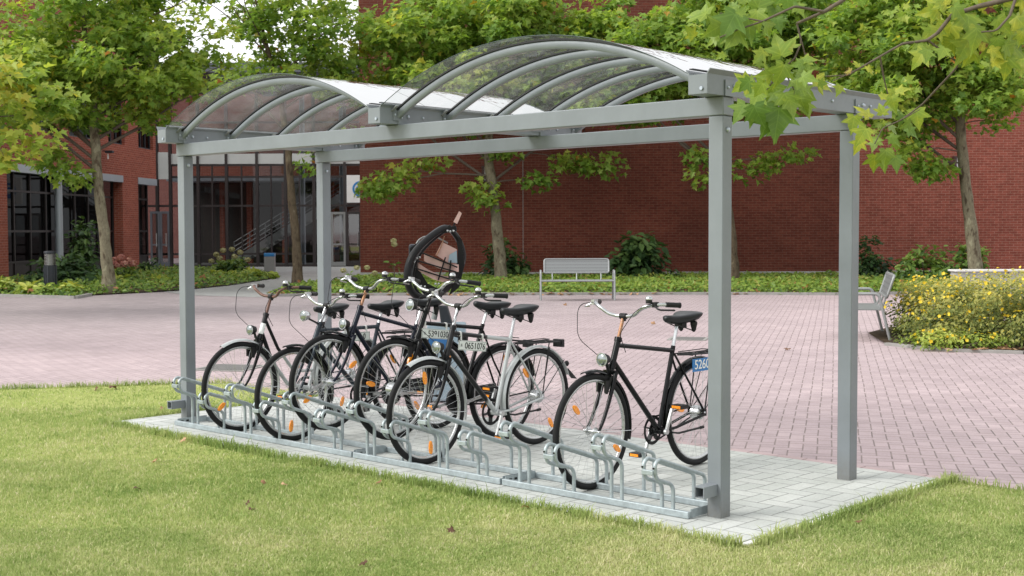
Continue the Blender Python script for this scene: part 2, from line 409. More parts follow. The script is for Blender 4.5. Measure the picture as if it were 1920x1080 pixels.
def bark_mat(name, c1, c2, c3, scale=3.2):
    t = NT(name); b = t.pbsdf(c1, .9, 0, .2); co = t.coord()
    mp = t.n('ShaderNodeMapping'); t.l(co, mp.inputs[0]); mp.inputs['Scale'].default_value = (1, 1, .45)
    n = t.noise(scale*2.2, 4, .55, mp.outputs[0]); n2 = t.noise(scale*7, 5, .65, mp.outputs[0])
    r = t.ramp(n.outputs[0], [(.38, c2), (.47, c1), (.60, c1), (.66, c3)])
    r2 = t.ramp(n2.outputs[0], [(.3, (.65,.65,.65)), (.7, (1.15,1.15,1.15))])
    t.l(t.mix(1.0, r.outputs[0], r2.outputs[0], 'MULTIPLY'), b.inputs['Base Color']); t.bump(n2.outputs[0], .5, .02, b); return t.m
M['bark'] = bark_mat('plane_bark', (.21,.185,.125), (.095,.072,.048), (.30,.28,.19))
M['bark_dark'] = bark_mat('plane_bark_brown', (.125,.095,.062), (.06,.042,.028), (.20,.165,.11))
M['twig'] = paint('twig_bark', (.12,.095,.075), .85, 0, .3, 30, .2)
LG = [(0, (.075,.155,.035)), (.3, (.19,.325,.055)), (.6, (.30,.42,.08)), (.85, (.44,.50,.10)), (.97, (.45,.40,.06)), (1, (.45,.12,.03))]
M['leaf'] = leaf_mat('plane_leaf', LG, .55)
M['leaf_fore'] = leaf_mat('plane_leaf_near', [(0, (.05,.11,.02)), (.45, (.115,.205,.035)), (.72, (.20,.285,.04)), (.92, (.40,.40,.04)), (1, (.10,.02,.015))], .36, .45, .4, True)
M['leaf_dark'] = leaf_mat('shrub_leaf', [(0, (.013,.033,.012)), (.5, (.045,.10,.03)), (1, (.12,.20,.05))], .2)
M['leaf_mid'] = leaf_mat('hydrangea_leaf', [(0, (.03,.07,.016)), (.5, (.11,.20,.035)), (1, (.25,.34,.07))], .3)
M['leaf_lime'] = leaf_mat('hosta_leaf', [(0, (.08,.14,.02)), (.5, (.25,.34,.05)), (1, (.46,.48,.10))], .3)
M['cover'] = leaf_mat('cover_leaf', [(0, (.028,.07,.012)), (.45, (.11,.20,.028)), (.85, (.24,.33,.05)), (1, (.30,.13,.05))], .3)
M['pot_leaf'] = leaf_mat('potentilla_leaf', [(0, (.04,.065,.02)), (.42, (.18,.22,.055)), (1, (.52,.48,.14))], .4)
M['yellow'] = leaf_mat('yellow_petal', [(0, (.70,.46,.01)), (1, (.85,.66,.06))], .3)
M['pinkflower'] = leaf_mat('pink_petal', [(0, (.40,.13,.12)), (1, (.62,.34,.28))], .3)
M['creamflower'] = leaf_mat('cream_petal', [(0, (.30,.30,.12)), (1, (.50,.46,.30))], .3)
M['litter'] = leaf_mat('leaf_litter', [(0, (.10,.05,.03)), (.5, (.34,.19,.10)), (1, (.55,.36,.22))], .15, .8)
def grass_mat():
    t = NT('grass_blade'); a = t.n('ShaderNodeAttribute', attribute_name='tint'); co = t.coord()
    n = t.noise(.5, 5, .62, co); n2 = t.noise(3.2, 4, .65, co); n3 = t.noise(17, 3, .6, co)
    s = t.math('ADD', t.math('ADD', t.math('MULTIPLY', n.outputs[0], 1.5), t.math('MULTIPLY', n2.outputs[0], .75)), t.math('ADD', t.math('MULTIPLY', n3.outputs[0], .35), t.math('MULTIPLY', a.outputs['Fac'], .42)))
    s = t.math('SUBTRACT', s, 1.0)
    r = t.ramp(s, [(.05, (.185,.28,.07)), (.40, (.345,.43,.135)), (.70, (.54,.56,.25)), (.95, (.68,.63,.40))])
    b = t.n('ShaderNodeBsdfPrincipled'); b.inputs['Roughness'].default_value = .6; b.inputs['Specular IOR Level'].default_value = .25
    t.l(r.outputs[0], b.inputs['Base Color']); tr = t.n('ShaderNodeBsdfTranslucent'); t.l(r.outputs[0], tr.inputs[0])
    mx = t.n('ShaderNodeMixShader'); mx.inputs[0].default_value = .4
    t.l(b.outputs[0], mx.inputs[1]); t.l(tr.outputs[0], mx.inputs[2]); t.l(mx.outputs[0], t.out.inputs[0]); return t.m
M['grass'] = grass_mat()
def lawn_mat():
    t = NT('lawn_ground'); b = t.pbsdf((.1,.12,.03), .95, 0, .1); co = t.coord()
    n = t.noise(.55, 5, .62, co); n2 = t.noise(45, 4, .7, co)
    s = t.math('ADD', t.math('MULTIPLY', n.outputs[0], .7), t.math('MULTIPLY', n2.outputs[0], .35))
    r = t.ramp(s, [(.3, (.18,.25,.05)), (.5, (.33,.38,.11)), (.75, (.48,.46,.21))]); t.l(r.outputs[0], b.inputs['Base Color']); t.bump(n2.outputs[0], .8, .03, b); return t.m
M['lawn'] = lawn_mat()
AD = radians(118.8)
M['plaza'] = paver_mat('mauve_pavers', (.405,.325,.335), (.465,.372,.382), (.19,.155,.15), -AD, .1, .085, (0,0,0), (.80,.80,.81), .004, ((-24., 11., 0.), (.74,.79,.79)))
M['pad'] = paver_mat('pale_pavers', (.42,.435,.42), (.49,.50,.485), (.21,.215,.205), 0.0, .115, .062, (.03,.02,0), (.92,.93,.90), .0012)
M['path'] = paver_mat('grey_pavers', (.30,.30,.295), (.34,.34,.335), (.2,.2,.2), -AD, .1, .085, (0,0,0), (.85,.85,.85), .004)

# ------------------------------------------------------------------ leaves (numpy)
def half(o): # outline of the right half; returns full-leaf vertices and two faces
    o = np.array(o, float); n = len(o)
    left = o.copy(); left[:, 0] *= -1
    v = np.vstack([o, left]); v3 = np.zeros((2*n, 3)); v3[:, :2] = v
    v3[:, 2] = .22*np.abs(v[:, 0]) - .22*(v[:, 1]**2)
    return v3, [list(range(n)), list(range(n, 2*n))[::-1]]
T_PLANE = half([(0,0),(.20,-.10),(.46,.02),(.30,.22),(.60,.52),(.24,.55),(0,1)])
T_NEAR = half([(0,.02),(.10,-.10),(.24,-.08),(.44,-.02),(.36,.12),(.30,.20),(.46,.30),(.64,.56),(.46,.52),(.26,.50),(.24,.66),(.12,.82),(0,1.05)])
def near_leaf():
    o = [(0,.02),(.10,-.10),(.24,-.07),(.47,-.04),(.40,.07),(.33,.19),(.48,.27),(.68,.50),(.50,.49),(.27,.48),(.25,.63),(.13,.80),(0,1.08)]
    m = [(0,.24),(0,.44),(0,.62),(0,.82)]
    P = np.array(o+m, float); n = len(P)
    fs = [[0,1,2,3,4,5,13],[13,5,6,7,8,9,14],[14,9,10,15],[15,10,11,16],[16,11,12]]
    V = []
    for sg in (1, -1):
        q = P.copy(); q[:,0] *= sg; V.append(q)
    V = np.vstack(V); z = .20*np.abs(V[:,0])-.34*V[:,1]**2-.30*np.abs(V[:,0])**2+.05*np.sin(8*V[:,1]+5*V[:,0])
    F = fs+[[i+n for i in f][::-1] for f in fs]
    return np.column_stack([V, z]), F
T_NEAR = near_leaf()
T_OVAL = half([(0,0),(.22,.2),(.27,.5),(.15,.82),(0,1)])
T_DIA = half([(0,0),(.3,.45),(0,1)])
def flower_t(k=5):
    v = []; f = []
    for i in range(k):
        a = 2*pi*i/k; b = 2*pi*(i+.5)/k; c = 2*pi*(i-.5)/k; n = len(v)
        v += [(0,0,0),(.38*cos(c), .38*sin(c), .08),(.55*cos(a), .55*sin(a), .16),(.38*cos(b), .38*sin(b), .08)]; f.append([n, n+1, n+2, n+3])
    return np.array(v), f
T_FLOWER = flower_t()
def leaves_mesh(name, pts, nrm, tan, size, tint, tmpl, curl=None):
    tv, tf = tmpl; N = len(pts); k = len(tv)
    n = nrm/np.linalg.norm(nrm, axis=1, keepdims=True)
    t = tan - n*(tan*n).sum(1, keepdims=True); t /= np.maximum(np.linalg.norm(t, axis=1, keepdims=True), 1e-6)
    b = np.cross(t, n); s = size[:, None, None]
    z = tv[None, :, 2:3]*(curl[:, None, None] if curl is not None else 1.0)
    v = pts[:, None, :] + s*(tv[None, :, 0:1]*b[:, None, :] + tv[None, :, 1:2]*t[:, None, :] + z*n[:, None, :])
    v = v.reshape(-1, 3)
    loops = np.concatenate([np.array(f) for f in tf]); lens = np.array([len(f) for f in tf])
    L = (loops[None, :] + (np.arange(N)*k)[:, None]).ravel(); ln = np.tile(lens, N)
    st = np.concatenate([[0], np.cumsum(ln)[:-1]])
    me = bpy.data.meshes.new(name); me.vertices.add(len(v)); me.loops.add(len(L)); me.polygons.add(len(ln))
    me.vertices.foreach_set('co', v.astype(np.float32).ravel()); me.loops.foreach_set('vertex_index', L.astype(np.int32))
    me.polygons.foreach_set('loop_start', st.astype(np.int32)); me.polygons.foreach_set('loop_total', ln.astype(np.int32))
    me.update(calc_edges=True)
    a = me.attributes.new('tint', 'FLOAT', 'POINT'); a.data.foreach_set('value', np.repeat(tint, k).astype(np.float32))
    if k > 30:
        a = me.attributes.new('blade', 'FLOAT_VECTOR', 'POINT'); a.data.foreach_set('vector', np.tile(tv, (N,1)).astype(np.float32).ravel())
    return me
rng = np.random.default_rng(11)

# ------------------------------------------------------------------ world, sun, camera
w = bpy.data.worlds.new('World'); scene.world = w; w.use_nodes = True; nt = w.node_tree; nt.nodes.clear()
SUN_DIR = Vector((-.45, -.80, .78)).normalized()      # towards the sun
wo = nt.nodes.new('ShaderNodeOutputWorld'); bg = nt.nodes.new('ShaderNodeBackground'); sky = nt.nodes.new('ShaderNodeTexSky')
sky.sky_type = 'NISHITA'; sky.sun_disc = False; sky.sun_elevation = asin(SUN_DIR.z); sky.sun_rotation = atan2(SUN_DIR.x, SUN_DIR.y)
sky.air_density = 1.0; sky.dust_density = 4.0; sky.ozone_density = 1.0
hs = nt.nodes.new('ShaderNodeHueSaturation'); hs.inputs['Saturation'].default_value = .16; hs.inputs['Value'].default_value = 1.0
mixn = nt.nodes.new('ShaderNodeMix'); mixn.data_type = 'RGBA'; mixn.inputs[0].default_value = .6; mixn.inputs[7].default_value = (16.5, 16.7, 16.9, 1)   # cloud cover
nt.links.new(sky.outputs[0], hs.inputs['Color']); nt.links.new(hs.outputs[0], mixn.inputs[6]); nt.links.new(mixn.outputs[2], bg.inputs[0])
bg.inputs[1].default_value = .122; nt.links.new(bg.outputs[0], wo.inputs[0])
sl = bpy.data.lights.new('sun', 'SUN'); sl.energy = 2.9; sl.angle = radians(28); sl.color = (1, .97, .92)
so = bpy.data.objects.new('sun', sl); C.objects.link(so); so.rotation_euler = (-SUN_DIR).to_track_quat('-Z', 'Y').to_euler(); so.location = (0, -10, 20)
cd = bpy.data.cameras.new('camera'); cam = bpy.data.objects.new('camera', cd); C.objects.link(cam); scene.camera = cam
cd.sensor_width = 36; cd.lens = FPX/1920*36; cd.clip_start = .1; cd.clip_end = 2000
mw = Matrix((R3, U3, -F3)).transposed().to_4x4(); mw.translation = CAM; cam.matrix_world = mw
cd.dof.use_dof = True; cd.dof.focus_distance = 8.2; cd.dof.aperture_fstop = 10
scene.view_settings.view_transform = 'Standard'; scene.view_settings.look = 'None'; scene.view_settings.exposure = 0; scene.view_settings.gamma = 1
scene.cycles.max_bounces = 8; scene.cycles.transparent_max_bounces = 12
# ------------------------------------------------------------------ ground
def sheet(name, poly, z, mat):
    me = bpy.data.meshes.new(name); me.from_pydata([(p[0], p[1], z) for p in poly], [], [tuple(range(len(poly)))]); me.update()
    o = link_mesh(name, me, mat); tag(o, kind='structure'); return o
def ccw(p):
    s = sum(a[0]*b[1]-b[0]*a[1] for a, b in zip(p, p[1:]+p[:1])); return p if s > 0 else p[::-1]
S = 600
sheet('pavement', [(-S,-S),(S,-S),(S,S),(-S,S)], -.014, M['plaza'])
L5 = 5.12; WD = 1.41
PX0, PX1, PY0, PY1 = -5.60, .463, -.423, 1.798
lawn_poly = [(-16,-12),(-8.62,-.25),(-8.04,.74),(-7.59,1.38),(-7.2,1.86),(PX0,1.83),(PX1,1.80),(30,1.80),(30,-30),(-16,-30)]
sheet('lawn', ccw(lawn_poly), -.008, M['lawn'])
pad = MB().prism([(PX0,PY0),(PX1-.06,PY0),(PX1-.06,PY1),(PX0,PY1)], -.05, 0.0).build('shelter_paving', M['pad'], None, 0); tag(pad, kind='structure')
e = MB()
for i in range(9):
    y0 = PY0+i*.247; e.box((PX1-.05, y0, -.05), (PX1, y0+.241, -.001))
for i in range(25):
    x0 = PX0+i*.2405; e.box((x0, PY0-.055, -.05), (x0+.236, PY0-.009, -.003+.0008*(i % 3)))
tag(e.build('paving_edging', M['conc_lt'], None, 0), kind='structure')
e = MB()
for i in range(60):
    x0 = -7.0+i*.215; e.box((x0, PY1+.006, -.05), (x0+.209, PY1+.098, -.004+.0012*(i % 2)))
tag(e.build('pavement_edging', paint('mauve_edging', (.40,.31,.31), .85, 0, .15, 3, .2), None, 0), kind='structure')
# far path, flower beds
def gl(uvs): return [tuple(ground(u, v)[:2]) for u, v in uvs]
bed_left = [tuple(W(a, d)[:2]) for a, d in ((-24,31.1),(across(0,31.1),31.1),(across(140,30.0),30.0),(across(168,31.4),31.4),(across(330,33.7),33.7),(across(430,37),37),(across(522,42.9),42.9),(across(505,46),46),(across(440,50),50),(-13.5,52.5),(-15.2,48),(-16.2,38),(-24,36))]
bed_right = [tuple(W(a, d)[:2]) for a, d in ((across(500,30.6),30.6),(across(560,30.9),30.9),(across(720,31.1),31.1),(across(1370,31.0),31.0),(across(1567,30.6),30.6),(across(1700,31),31),(across(1960,31),31),(15,41.8),(-4.9,41.8),(across(640,38.5),38.5),(across(540,35.5),35.5))]
bed_bush = [tuple(W(a, d)[:2]) for a, d in ((5.05,17.2),(5.6,16.3),(6.4,15.95),(7.6,16.0),(10,16.3),(10,20),(6.0,20.2),(5.3,19.0))]
for nm, bp in (('flower_bed', bed_left), ('flower_bed', bed_right), ('flower_bed', bed_bush)):
    sheet(nm, ccw(bp), .015, M['soil'])
sheet('path', ccw([tuple(W(a, d)[:2]) for a, d in ((across(300,33.5),33.6),(across(350,31.5),31.5),(across(480,30.4),30.4),(across(560,31),31),(across(660,39),39),(across(690,58),58),(-30,58),(-30,52),(across(520,43),43),(across(420,37),37))]), -.009, M['path'])
def kerb(name, poly, w_=.10, h=.07):
    b = MB()
    for p, q in zip(poly[:-1], poly[1:]):
        b.bar((p[0],p[1],h/2-.02), (q[0],q[1],h/2-.02), w_, h)
    o = b.build(name, M['kerb'], None, 0); tag(o, kind='structure')
kerb('kerb', bed_left[0:4]); kerb('kerb', bed_right[:7]); kerb('kerb', bed_right[-1:]+bed_right[:1]); kerb('kerb', bed_bush[0:5], .08, .045)

# ------------------------------------------------------------------ the shelter
sh = thing('bicycle_shelter', 'grey steel bicycle shelter with two clear barrel-vault roofs', 'bicycle shelter')
PS = .0451; HB_, HT_ = 2.151, 2.25
def bolt_x(b, x, y, z, r=.014, dx=.012): b.lathe([(r,0),(r,dx*.4),(r*.75,dx*.85),(r*.3,dx)], 10, (x,y,z), 'x')
for px, py in ((0,0),(-L5,0),(0,WD),(-L5,WD)):
    p = MB().box((px-PS, py-PS, -.03), (px+PS, py+PS, HB_-.001)).build('post', M['steel'], sh, .5, bevel=.006)
    b = MB()
    for z in (HB_-.075,): bolt_x(b, px+PS+.0005, py, z)
    b.build('bolt', M['bolt'], p)
    if py == 0:   # square tube stub at the foot of each front post
        s = MB(); x0, x1, z0, z1, th = px-.040, px+.022, .122, .184, .006; y0, y1 = -.172, -PS-.0005
        for lo, hi in (((x0,y0,z0),(x1,y1,z0+th)),((x0,y0,z1-th),(x1,y1,z1)),((x0,y0,z0+th),(x0+th,y1,z1-th)),((x1-th,y0,z0+th),(x1,y1,z1-th))): s.box(lo, hi)
        st = s.build('stub_tube', M['steel'], p, 0); MB().box((x0+th,y1-.004,z0+th),(x1-th,y1-.001,z1-th)).build('tube_inside', M['dark_hole'], st, 0)
for py in (0, WD):
    MB().box((-L5-PS-.006, py-PS-.005, HB_), (PS+.006, py+PS+.005, HT_)).build('beam', M['steel'], sh, .5, bevel=.005)
GY0, GY1 = -.21, 1.84
prof_g = [(-.078,.128),(-.060,.104),(-.060,0),(.060,0),(.060,.104),(.078,.128),(.074,.131),(.054,.106),(.054,.006),(-.054,.006),(-.054,.106),(-.074,.131)]
for gx in (0, -L5/2, -L5):
    g = MB().extrude_y([(gx+x, HT_+.001+z) for x, z in prof_g], GY0, GY1)
    go = g.build('gutter', M['steel'], sh, .4)
    for yy in (GY0-.0015, GY1+.0015):
        d = .004 if yy < 0 else -.004
        MB().box((gx-.0575, min(yy,yy+d), HT_+.003), (gx+.0575, max(yy,yy+d), HT_+.103)).build('end_plate', M['steel'], go, 0)
    b = MB(); b.lathe([(.010,-.008),(.010,-.004),(.004,0)], 10, (gx+.025, GY0-.0015, HT_+.03), 'y')
    for yy in (.17, .62, 1.08, 1.55, WD+.06):
        bolt_x(b, gx+.0605, yy, HT_+.055, .010, .009)
    b.build('bolt', M['bolt'], go)
    for yy in (0, WD):     # saddle plates tying the gutter to the beam
        p = MB(); p.box((gx-.064, yy+.052, HT_-.09), (gx+.0645, yy+.060, HT_+.09)) if False else None
        for sgn in (-1, 1):
            xx = gx+sgn*.0625; q = MB(); q.box((min(xx, xx+sgn*.005), yy-.055, HT_-.0005), (max(xx, xx+sgn*.005), yy+.055, HT_+.085)); bp_ = q.build('saddle_plate', M['steel'], go, 0)
        b = MB(); bolt_x(b, gx+.068, yy+.028, HT_+.055, .012, .011); bolt_x(b, gx+.068, yy-.03, HT_+.045, .008, .008); b.build('bolt', M['bolt'], bp_)
RIBY = [-.05, .405, .86, 1.315, 1.77]
def arc_pts(x0, x1, zb, sag, n=36, dr=0.0):
    h = (x1-x0)/2; R = (h*h+sag*sag)/(2*sag); cx = (x0+x1)/2; cz = zb+sag-R; a = asin(h/R)
    return [(cx+(R+dr)*sin(-a+2*a*i/n), cz+(R+dr)*cos(-a+2*a*i/n)) for i in range(n+1)]
for vx0, vx1 in ((-L5+.05, -L5/2-.05), (-L5/2+.05, -.05)):
    zb, sag = 2.305, .335
    for ry in RIBY:
        rb = MB(); inner = arc_pts(vx0, vx1, zb, sag, 40, -.024); outer = arc_pts(vx0, vx1, zb, sag, 40, .024)
        vs = []; fs = []; wd = .019
        prof = []
        n = len(inner)
        for (xi, zi), (xo, zo) in zip(inner, outer):
            # rounded-rectangle section
            cx, cz = (xi+xo)/2, (zi+zo)/2; ex, ez = (xo-xi)/2, (zo-zi)/2
            for yy, k in ((-1,-.55),(-.55,-1),(.55,-1),(1,-.55),(1,.55),(.55,1),(-.55,1),(-1,.55)):
                vs.append((cx+ex*k, ry+yy*wd, cz+ez*k))
        for i in range(n-1):
            for k in range(8):
                l = (k+1) % 8; fs.append((i*8+k, i*8+l, (i+1)*8+l, (i+1)*8+k))
        fs += [tuple(range(8))[::-1], tuple((n-1)*8+k for k in range(8))]
        rb.add(vs, fs); r = rb.build('rib', M['steel'], sh, .9)
        gk = MB(); a1 = arc_pts(vx0, vx1, zb, sag, 40, .0250); a2 = arc_pts(vx0, vx1, zb, sag, 40, .0355); n = len(a1); vs = []; fs = []
        for (x1_, z1_), (x2_, z2_) in zip(a1, a2): vs += [(x1_, ry-.021, z1_), (x1_, ry+.021, z1_), (x2_, ry+.021, z2_), (x2_, ry-.021, z2_)]
        for i in range(n-1):
            for k in range(4):
                l = (k+1) % 4; fs.append((i*4+k, i*4+l, (i+1)*4+l, (i+1)*4+k))
        gk.add(vs, fs); gk.build('gasket', M['gasket'], r, .6)
        # brackets and clips where the rib meets the gutters
        for xx, sg in ((vx0, 1), (vx1, -1)):
            br = MB(); xa = xx+sg*.012
            br.box((min(xa, xa+sg*.006), ry-.05, HT_+.025), (max(xa, xa+sg*.006), ry+.05, HT_+.095))
            bo = br.build('bracket', M['steel'], r, 0); b2 = MB()
            for yy in (-.036, .036): b2.lathe([(.008,0),(.008,sg*.004),(.003,sg*.008)], 8, (xa+sg*.0062, ry+yy, HT_+.062), 'x')
            b2.build('bolt', M['bolt'], bo)
            c2 = MB(); c2.bar((xx+sg*.01, ry-.055, zb+.030), (xx+sg*.06, ry-.055, zb+.062), .022, .007); c2.bar((xx+sg*.01, ry+.055, zb+.030), (xx+sg*.06, ry+.055, zb+.062), .022, .007)
            c2.build('clip', M['bench'], r, 0)
    edges = [GY0+.0, RIBY[1], RIBY[2], RIBY[3], GY1]
    for y0, y1 in zip(edges[:-1], edges[1:]):
        a2 = arc_pts(vx0-.03, vx1+.03, zb-.012, sag+.012, 48, .038); vs = []; fs = []
        for x, z in a2: vs += [(x, y0+.004, z), (x, y1-.004, z)]
        for i in range(len(a2)-1): fs.append((2*i, 2*i+1, 2*i+3, 2*i+2))
        g = MB(); g.add(vs, fs); pn = g.build('roof_panel', M['roof'], sh, 1.0)
        # dark sealed front edge of the sheet
        if y0 == edges[0] or y1 == edges[-1]:
            yy = y0+.003 if y0 == edges[0] else y1-.003
            MB().tube([(x, yy, z) for x, z in a2], .0025, 5).build('edge_seal', paint('edge_seal_grey', (.05,.07,.07), .4), pn, 1.0)
    for xx in (vx0, vx1):   # gasket along each eave
        MB().box((xx-.012, GY0+.01, HT_+.1325), (xx+.012, GY1-.01, HT_+.1385)).build('eave_seal', M['gasket'], sh, 0)

# ------------------------------------------------------------------ the bicycle rack modules
SLOT = lambda k: -.22-.35*(14-k)
FY, BY = -.165, .135
def holder(x, hi, parent):
    zB, zC, zD, zF = (.258, .315, .428, .262) if hi else (.172, .222, .338, .182)
    t = MB()
    for sx in (-.037, .037):
        path = [(x+sx, FY, .03), (x+sx, FY, zB), (x+sx, -.325, zC), (x+sx, -.335, zD), (x+sx, BY, zF), (x+sx, BY, .03)]
        t.tube(fillet(path, [0, .055, .06, .058, .045, 0], 6), .0112, 8)
    h = t.build('wheel_holder', M['galv'], parent, 1.0)
    zc = zC+.040; c = MB()
    c.box((x-.037, -.352, zc-.016), (x+.037, -.332, zc+.010)); c.build('clamp_bar', M['galv'], h, 0, bevel=.003)
    b = MB()
    for sx in (-.037, .037): b.lathe([(.0055,-.006),(.0055,0),(.002,.001)], 8, (x+sx, -.3395, zc+.022), 'y')
    b.build('bolt', M['dark_hole'], h)
mods = ((1, 6, -5.05, -2.862, 'six-place bicycle stand at the far left end of the galvanised row, holding three bicycles'),
        (7, 10, -2.845, -1.462, 'four-place bicycle stand in the middle of the galvanised row, gripping the plated silver bicycle'),
        (11, 14, -1.445, -.075, 'four-place bicycle stand nearest the front post, gripping the lone black bicycle'))
for k0, k1, x0, x1, lab in mods:
    r = thing('bicycle_rack', lab, 'bicycle rack', ((x0+x1)/2, 0, 0), 0, 'galvanised bicycle racks under the shelter')
    for nm, y in (('front_rail', FY), ('rear_rail', BY)):
        b = MB().box((x0, y-.014, .002), (x1, y+.013, .040)) if nm == 'front_rail' else MB().box((x0, y-.013, .002), (x1, y+.014, .038))
        o = b.build(nm, M['galv'], r, 0, local=False, bevel=.004)
    for x, s in ((x0, 1), (x1, -1)):
        b = MB().box((x if s > 0 else x-.006, FY+.0145, .004), (x+.006 if s > 0 else x, BY-.0145, .050)); eb = b.build('end_bar', M['galv'], r, 0, local=False)
        b = MB()
        for y in (-.11, -.06): b.box((x-.0075 if s < 0 else x+.0062, y-.012, .02), (x-.0062 if s < 0 else x+.0075, y+.012, .034))
        b.build('slot_hole', M['dark_hole'], eb, 0, local=False)
    for k in range(k0, k1+1):
        q = thing('tmp', None, None); hx = SLOT(k)-(x0+x1)/2; bpy.data.objects.remove(q)
        holder(hx, k % 2 == 1, r)
# children were built in world coordinates for the rails: move them by their parent's offset (end-bar holes hang on the bars)
for o in list(C.objects):
    if o.name.startswith('slot_hole'):
        px = o.parent.parent.location
        o.data.transform(Matrix.Translation((-px.x, 0, 0)))

# ------------------------------------------------------------------ bicycles
WR = .348
def wheel_meshes():
    rim = MB(); rim.ring((0,0,0), WR-.043, .0125, 'x', 56, 8, .85)
    for k in range(36):
        side = 1 if k % 2 else -1; a = 2*pi*k/36; lead = (0.62 if (k//2) % 2 else -0.62)
        p1 = Vector((0, cos(a), sin(a)))*(WR-.046); p0 = Vector((side*.026, cos(a+lead)*.024, sin(a+lead)*.024))
        rim.tube([p0, p1], .0012, 4, caps=False)
    tyre = MB(); tyre.ring((0,0,0), WR-.0205, .0205, 'x', 64, 12, .95)
    hub = MB(); hub.lathe([(.004,-.062),(.009,-.060),(.009,-.050),(.012,-.046),(.027,-.030),(.027,-.024),(.014,-.021),(.014,.021),(.027,.024),(.027,.030),(.012,.046),(.009,.050),(.009,.060),(.004,.062)], 16, (0,0,0), 'x')
    bighub = MB(); bighub.lathe([(.004,-.062),(.010,-.060),(.016,-.046),(.040,-.036),(.046,-.028),(.046,.028),(.040,.036),(.016,.046),(.010,.060),(.004,.062)], 20, (0,0,0), 'x')
    stripe = MB(); stripe.ring((.0130,0,0), WR-.026, .0022, 'x', 64, 5, .9); stripe.ring((-.0130,0,0), WR-.026, .0022, 'x', 64, 5, .9)
    refl = MB(); vs = []; n = 10
    for z in (-.005, .006):
        for i in range(n):
            a = 2*pi*i/n; vs.append((z, .045*cos(a), .018*sin(a)))
    refl.add(vs, [tuple(range(n))[::-1], tuple(range(n,2*n))]+[(i,(i+1)%n,n+(i+1)%n,n+i) for i in range(n)])
    return rim.mesh('rim_and_spokes', 1.0), tyre.mesh('tyre', 1.0), hub.mesh('hub', .5), bighub.mesh('hub_gear', .5), refl.mesh('reflector', .4), stripe.mesh('reflective_stripe', 1.0)
RIM, TYRE, HUB, BIGHUB, REFL, STRIPE = wheel_meshes()
def saddle_mesh():
    s = MB(); rows = []; n = 14; vs = []; fs = []
    prof = [(-.145,.016,.0,.020),(-.13,.026,.006,.034),(-.08,.030,.002,.044),(-.02,.042,-.002,.05),(.04,.072,.002,.052),(.09,.098,.010,.056),(.125,.104,.014,.055),(.15,.090,.012,.044),(.165,.050,.006,.022)]
    for y, hw, zt, th in prof:
        for k in range(n):
            a = 2*pi*k/n; ca, sa = cos(a), sin(a)
            x = hw*math.copysign(abs(ca)**.8, ca); z = zt + (0.012*sa if sa > 0 else th*sa*(.55+.45*abs(sa)))
            vs.append((x, y, z))
    m = len(prof)
    for i in range(m-1):
        for k in range(n):
            l = (k+1) % n; fs.append((i*n+k, i*n+l, (i+1)*n+l, (i+1)*n+k))
    fs += [tuple(range(n))[::-1], tuple((m-1)*n+k for k in range(n))]
    s.add(vs, fs); me = s.mesh('saddle', 1.2); return me
SADDLE = saddle_mesh()
def spring_mesh():
    s = MB()
    for sx in (-1, 1):
        pts = [(sx*.050+.018*(1-.35*t/40)*cos(t*.9), .10+.018*(1-.35*t/40)*sin(t*.9), -.035-.0016*t) for t in range(42)]
        s.tube(pts, .0035, 5); s.lathe([(.024,-.042),(.022,-.06),(.014,-.095),(.006,-.106)], 10, (sx*.050, .10, 0))
        s.tube([(sx*.050, .10, -.10), (sx*.03, .02, -.07), (sx*.02, -.10, -.03)], .0035, 5)
    s.box((-.03,.0,-.075),(.03,.05,-.045)); return s.mesh('saddle_spring', .8)
SPRING = spring_mesh()
def text_mesh(body, size, th=.0008):
    cu = bpy.data.curves.new('text', 'FONT'); cu.body = body; cu.size = size; cu.extrude = th; cu.align_x = 'CENTER'; cu.align_y = 'CENTER'; cu.offset = .0006
    to = bpy.data.objects.new('tmp_text', cu); C.objects.link(to); dg = bpy.context.evaluated_depsgraph_get(); dg.update()
    me = bpy.data.meshes.new_from_object(to.evaluated_get(dg)); me.materials.clear(); bpy.data.objects.remove(to); return me
ROTX = Matrix(((0,0,1),(1,0,0),(0,1,0))).to_4x4()   # text X -> +Y, text Y -> +Z, facing +X

def fender(a0, a1, R, w_, n=28):
    b = MB(); vs = []; fs = []
    for i in range(n+1):
        a = a0+(a1-a0)*i/n
        for sx, dr in ((-1,-.016),(-.75,-.004),(0,.002),(.75,-.004),(1,-.016)):
            vs.append((sx*w_/2, (R+dr)*cos(a), (R+dr)*sin(a)))
    for i in range(n):
        for k in range(4): fs.append((i*5+k, i*5+k+1, (i+1)*5+k+1, (i+1)*5+k))
    b.add(vs, fs); return b

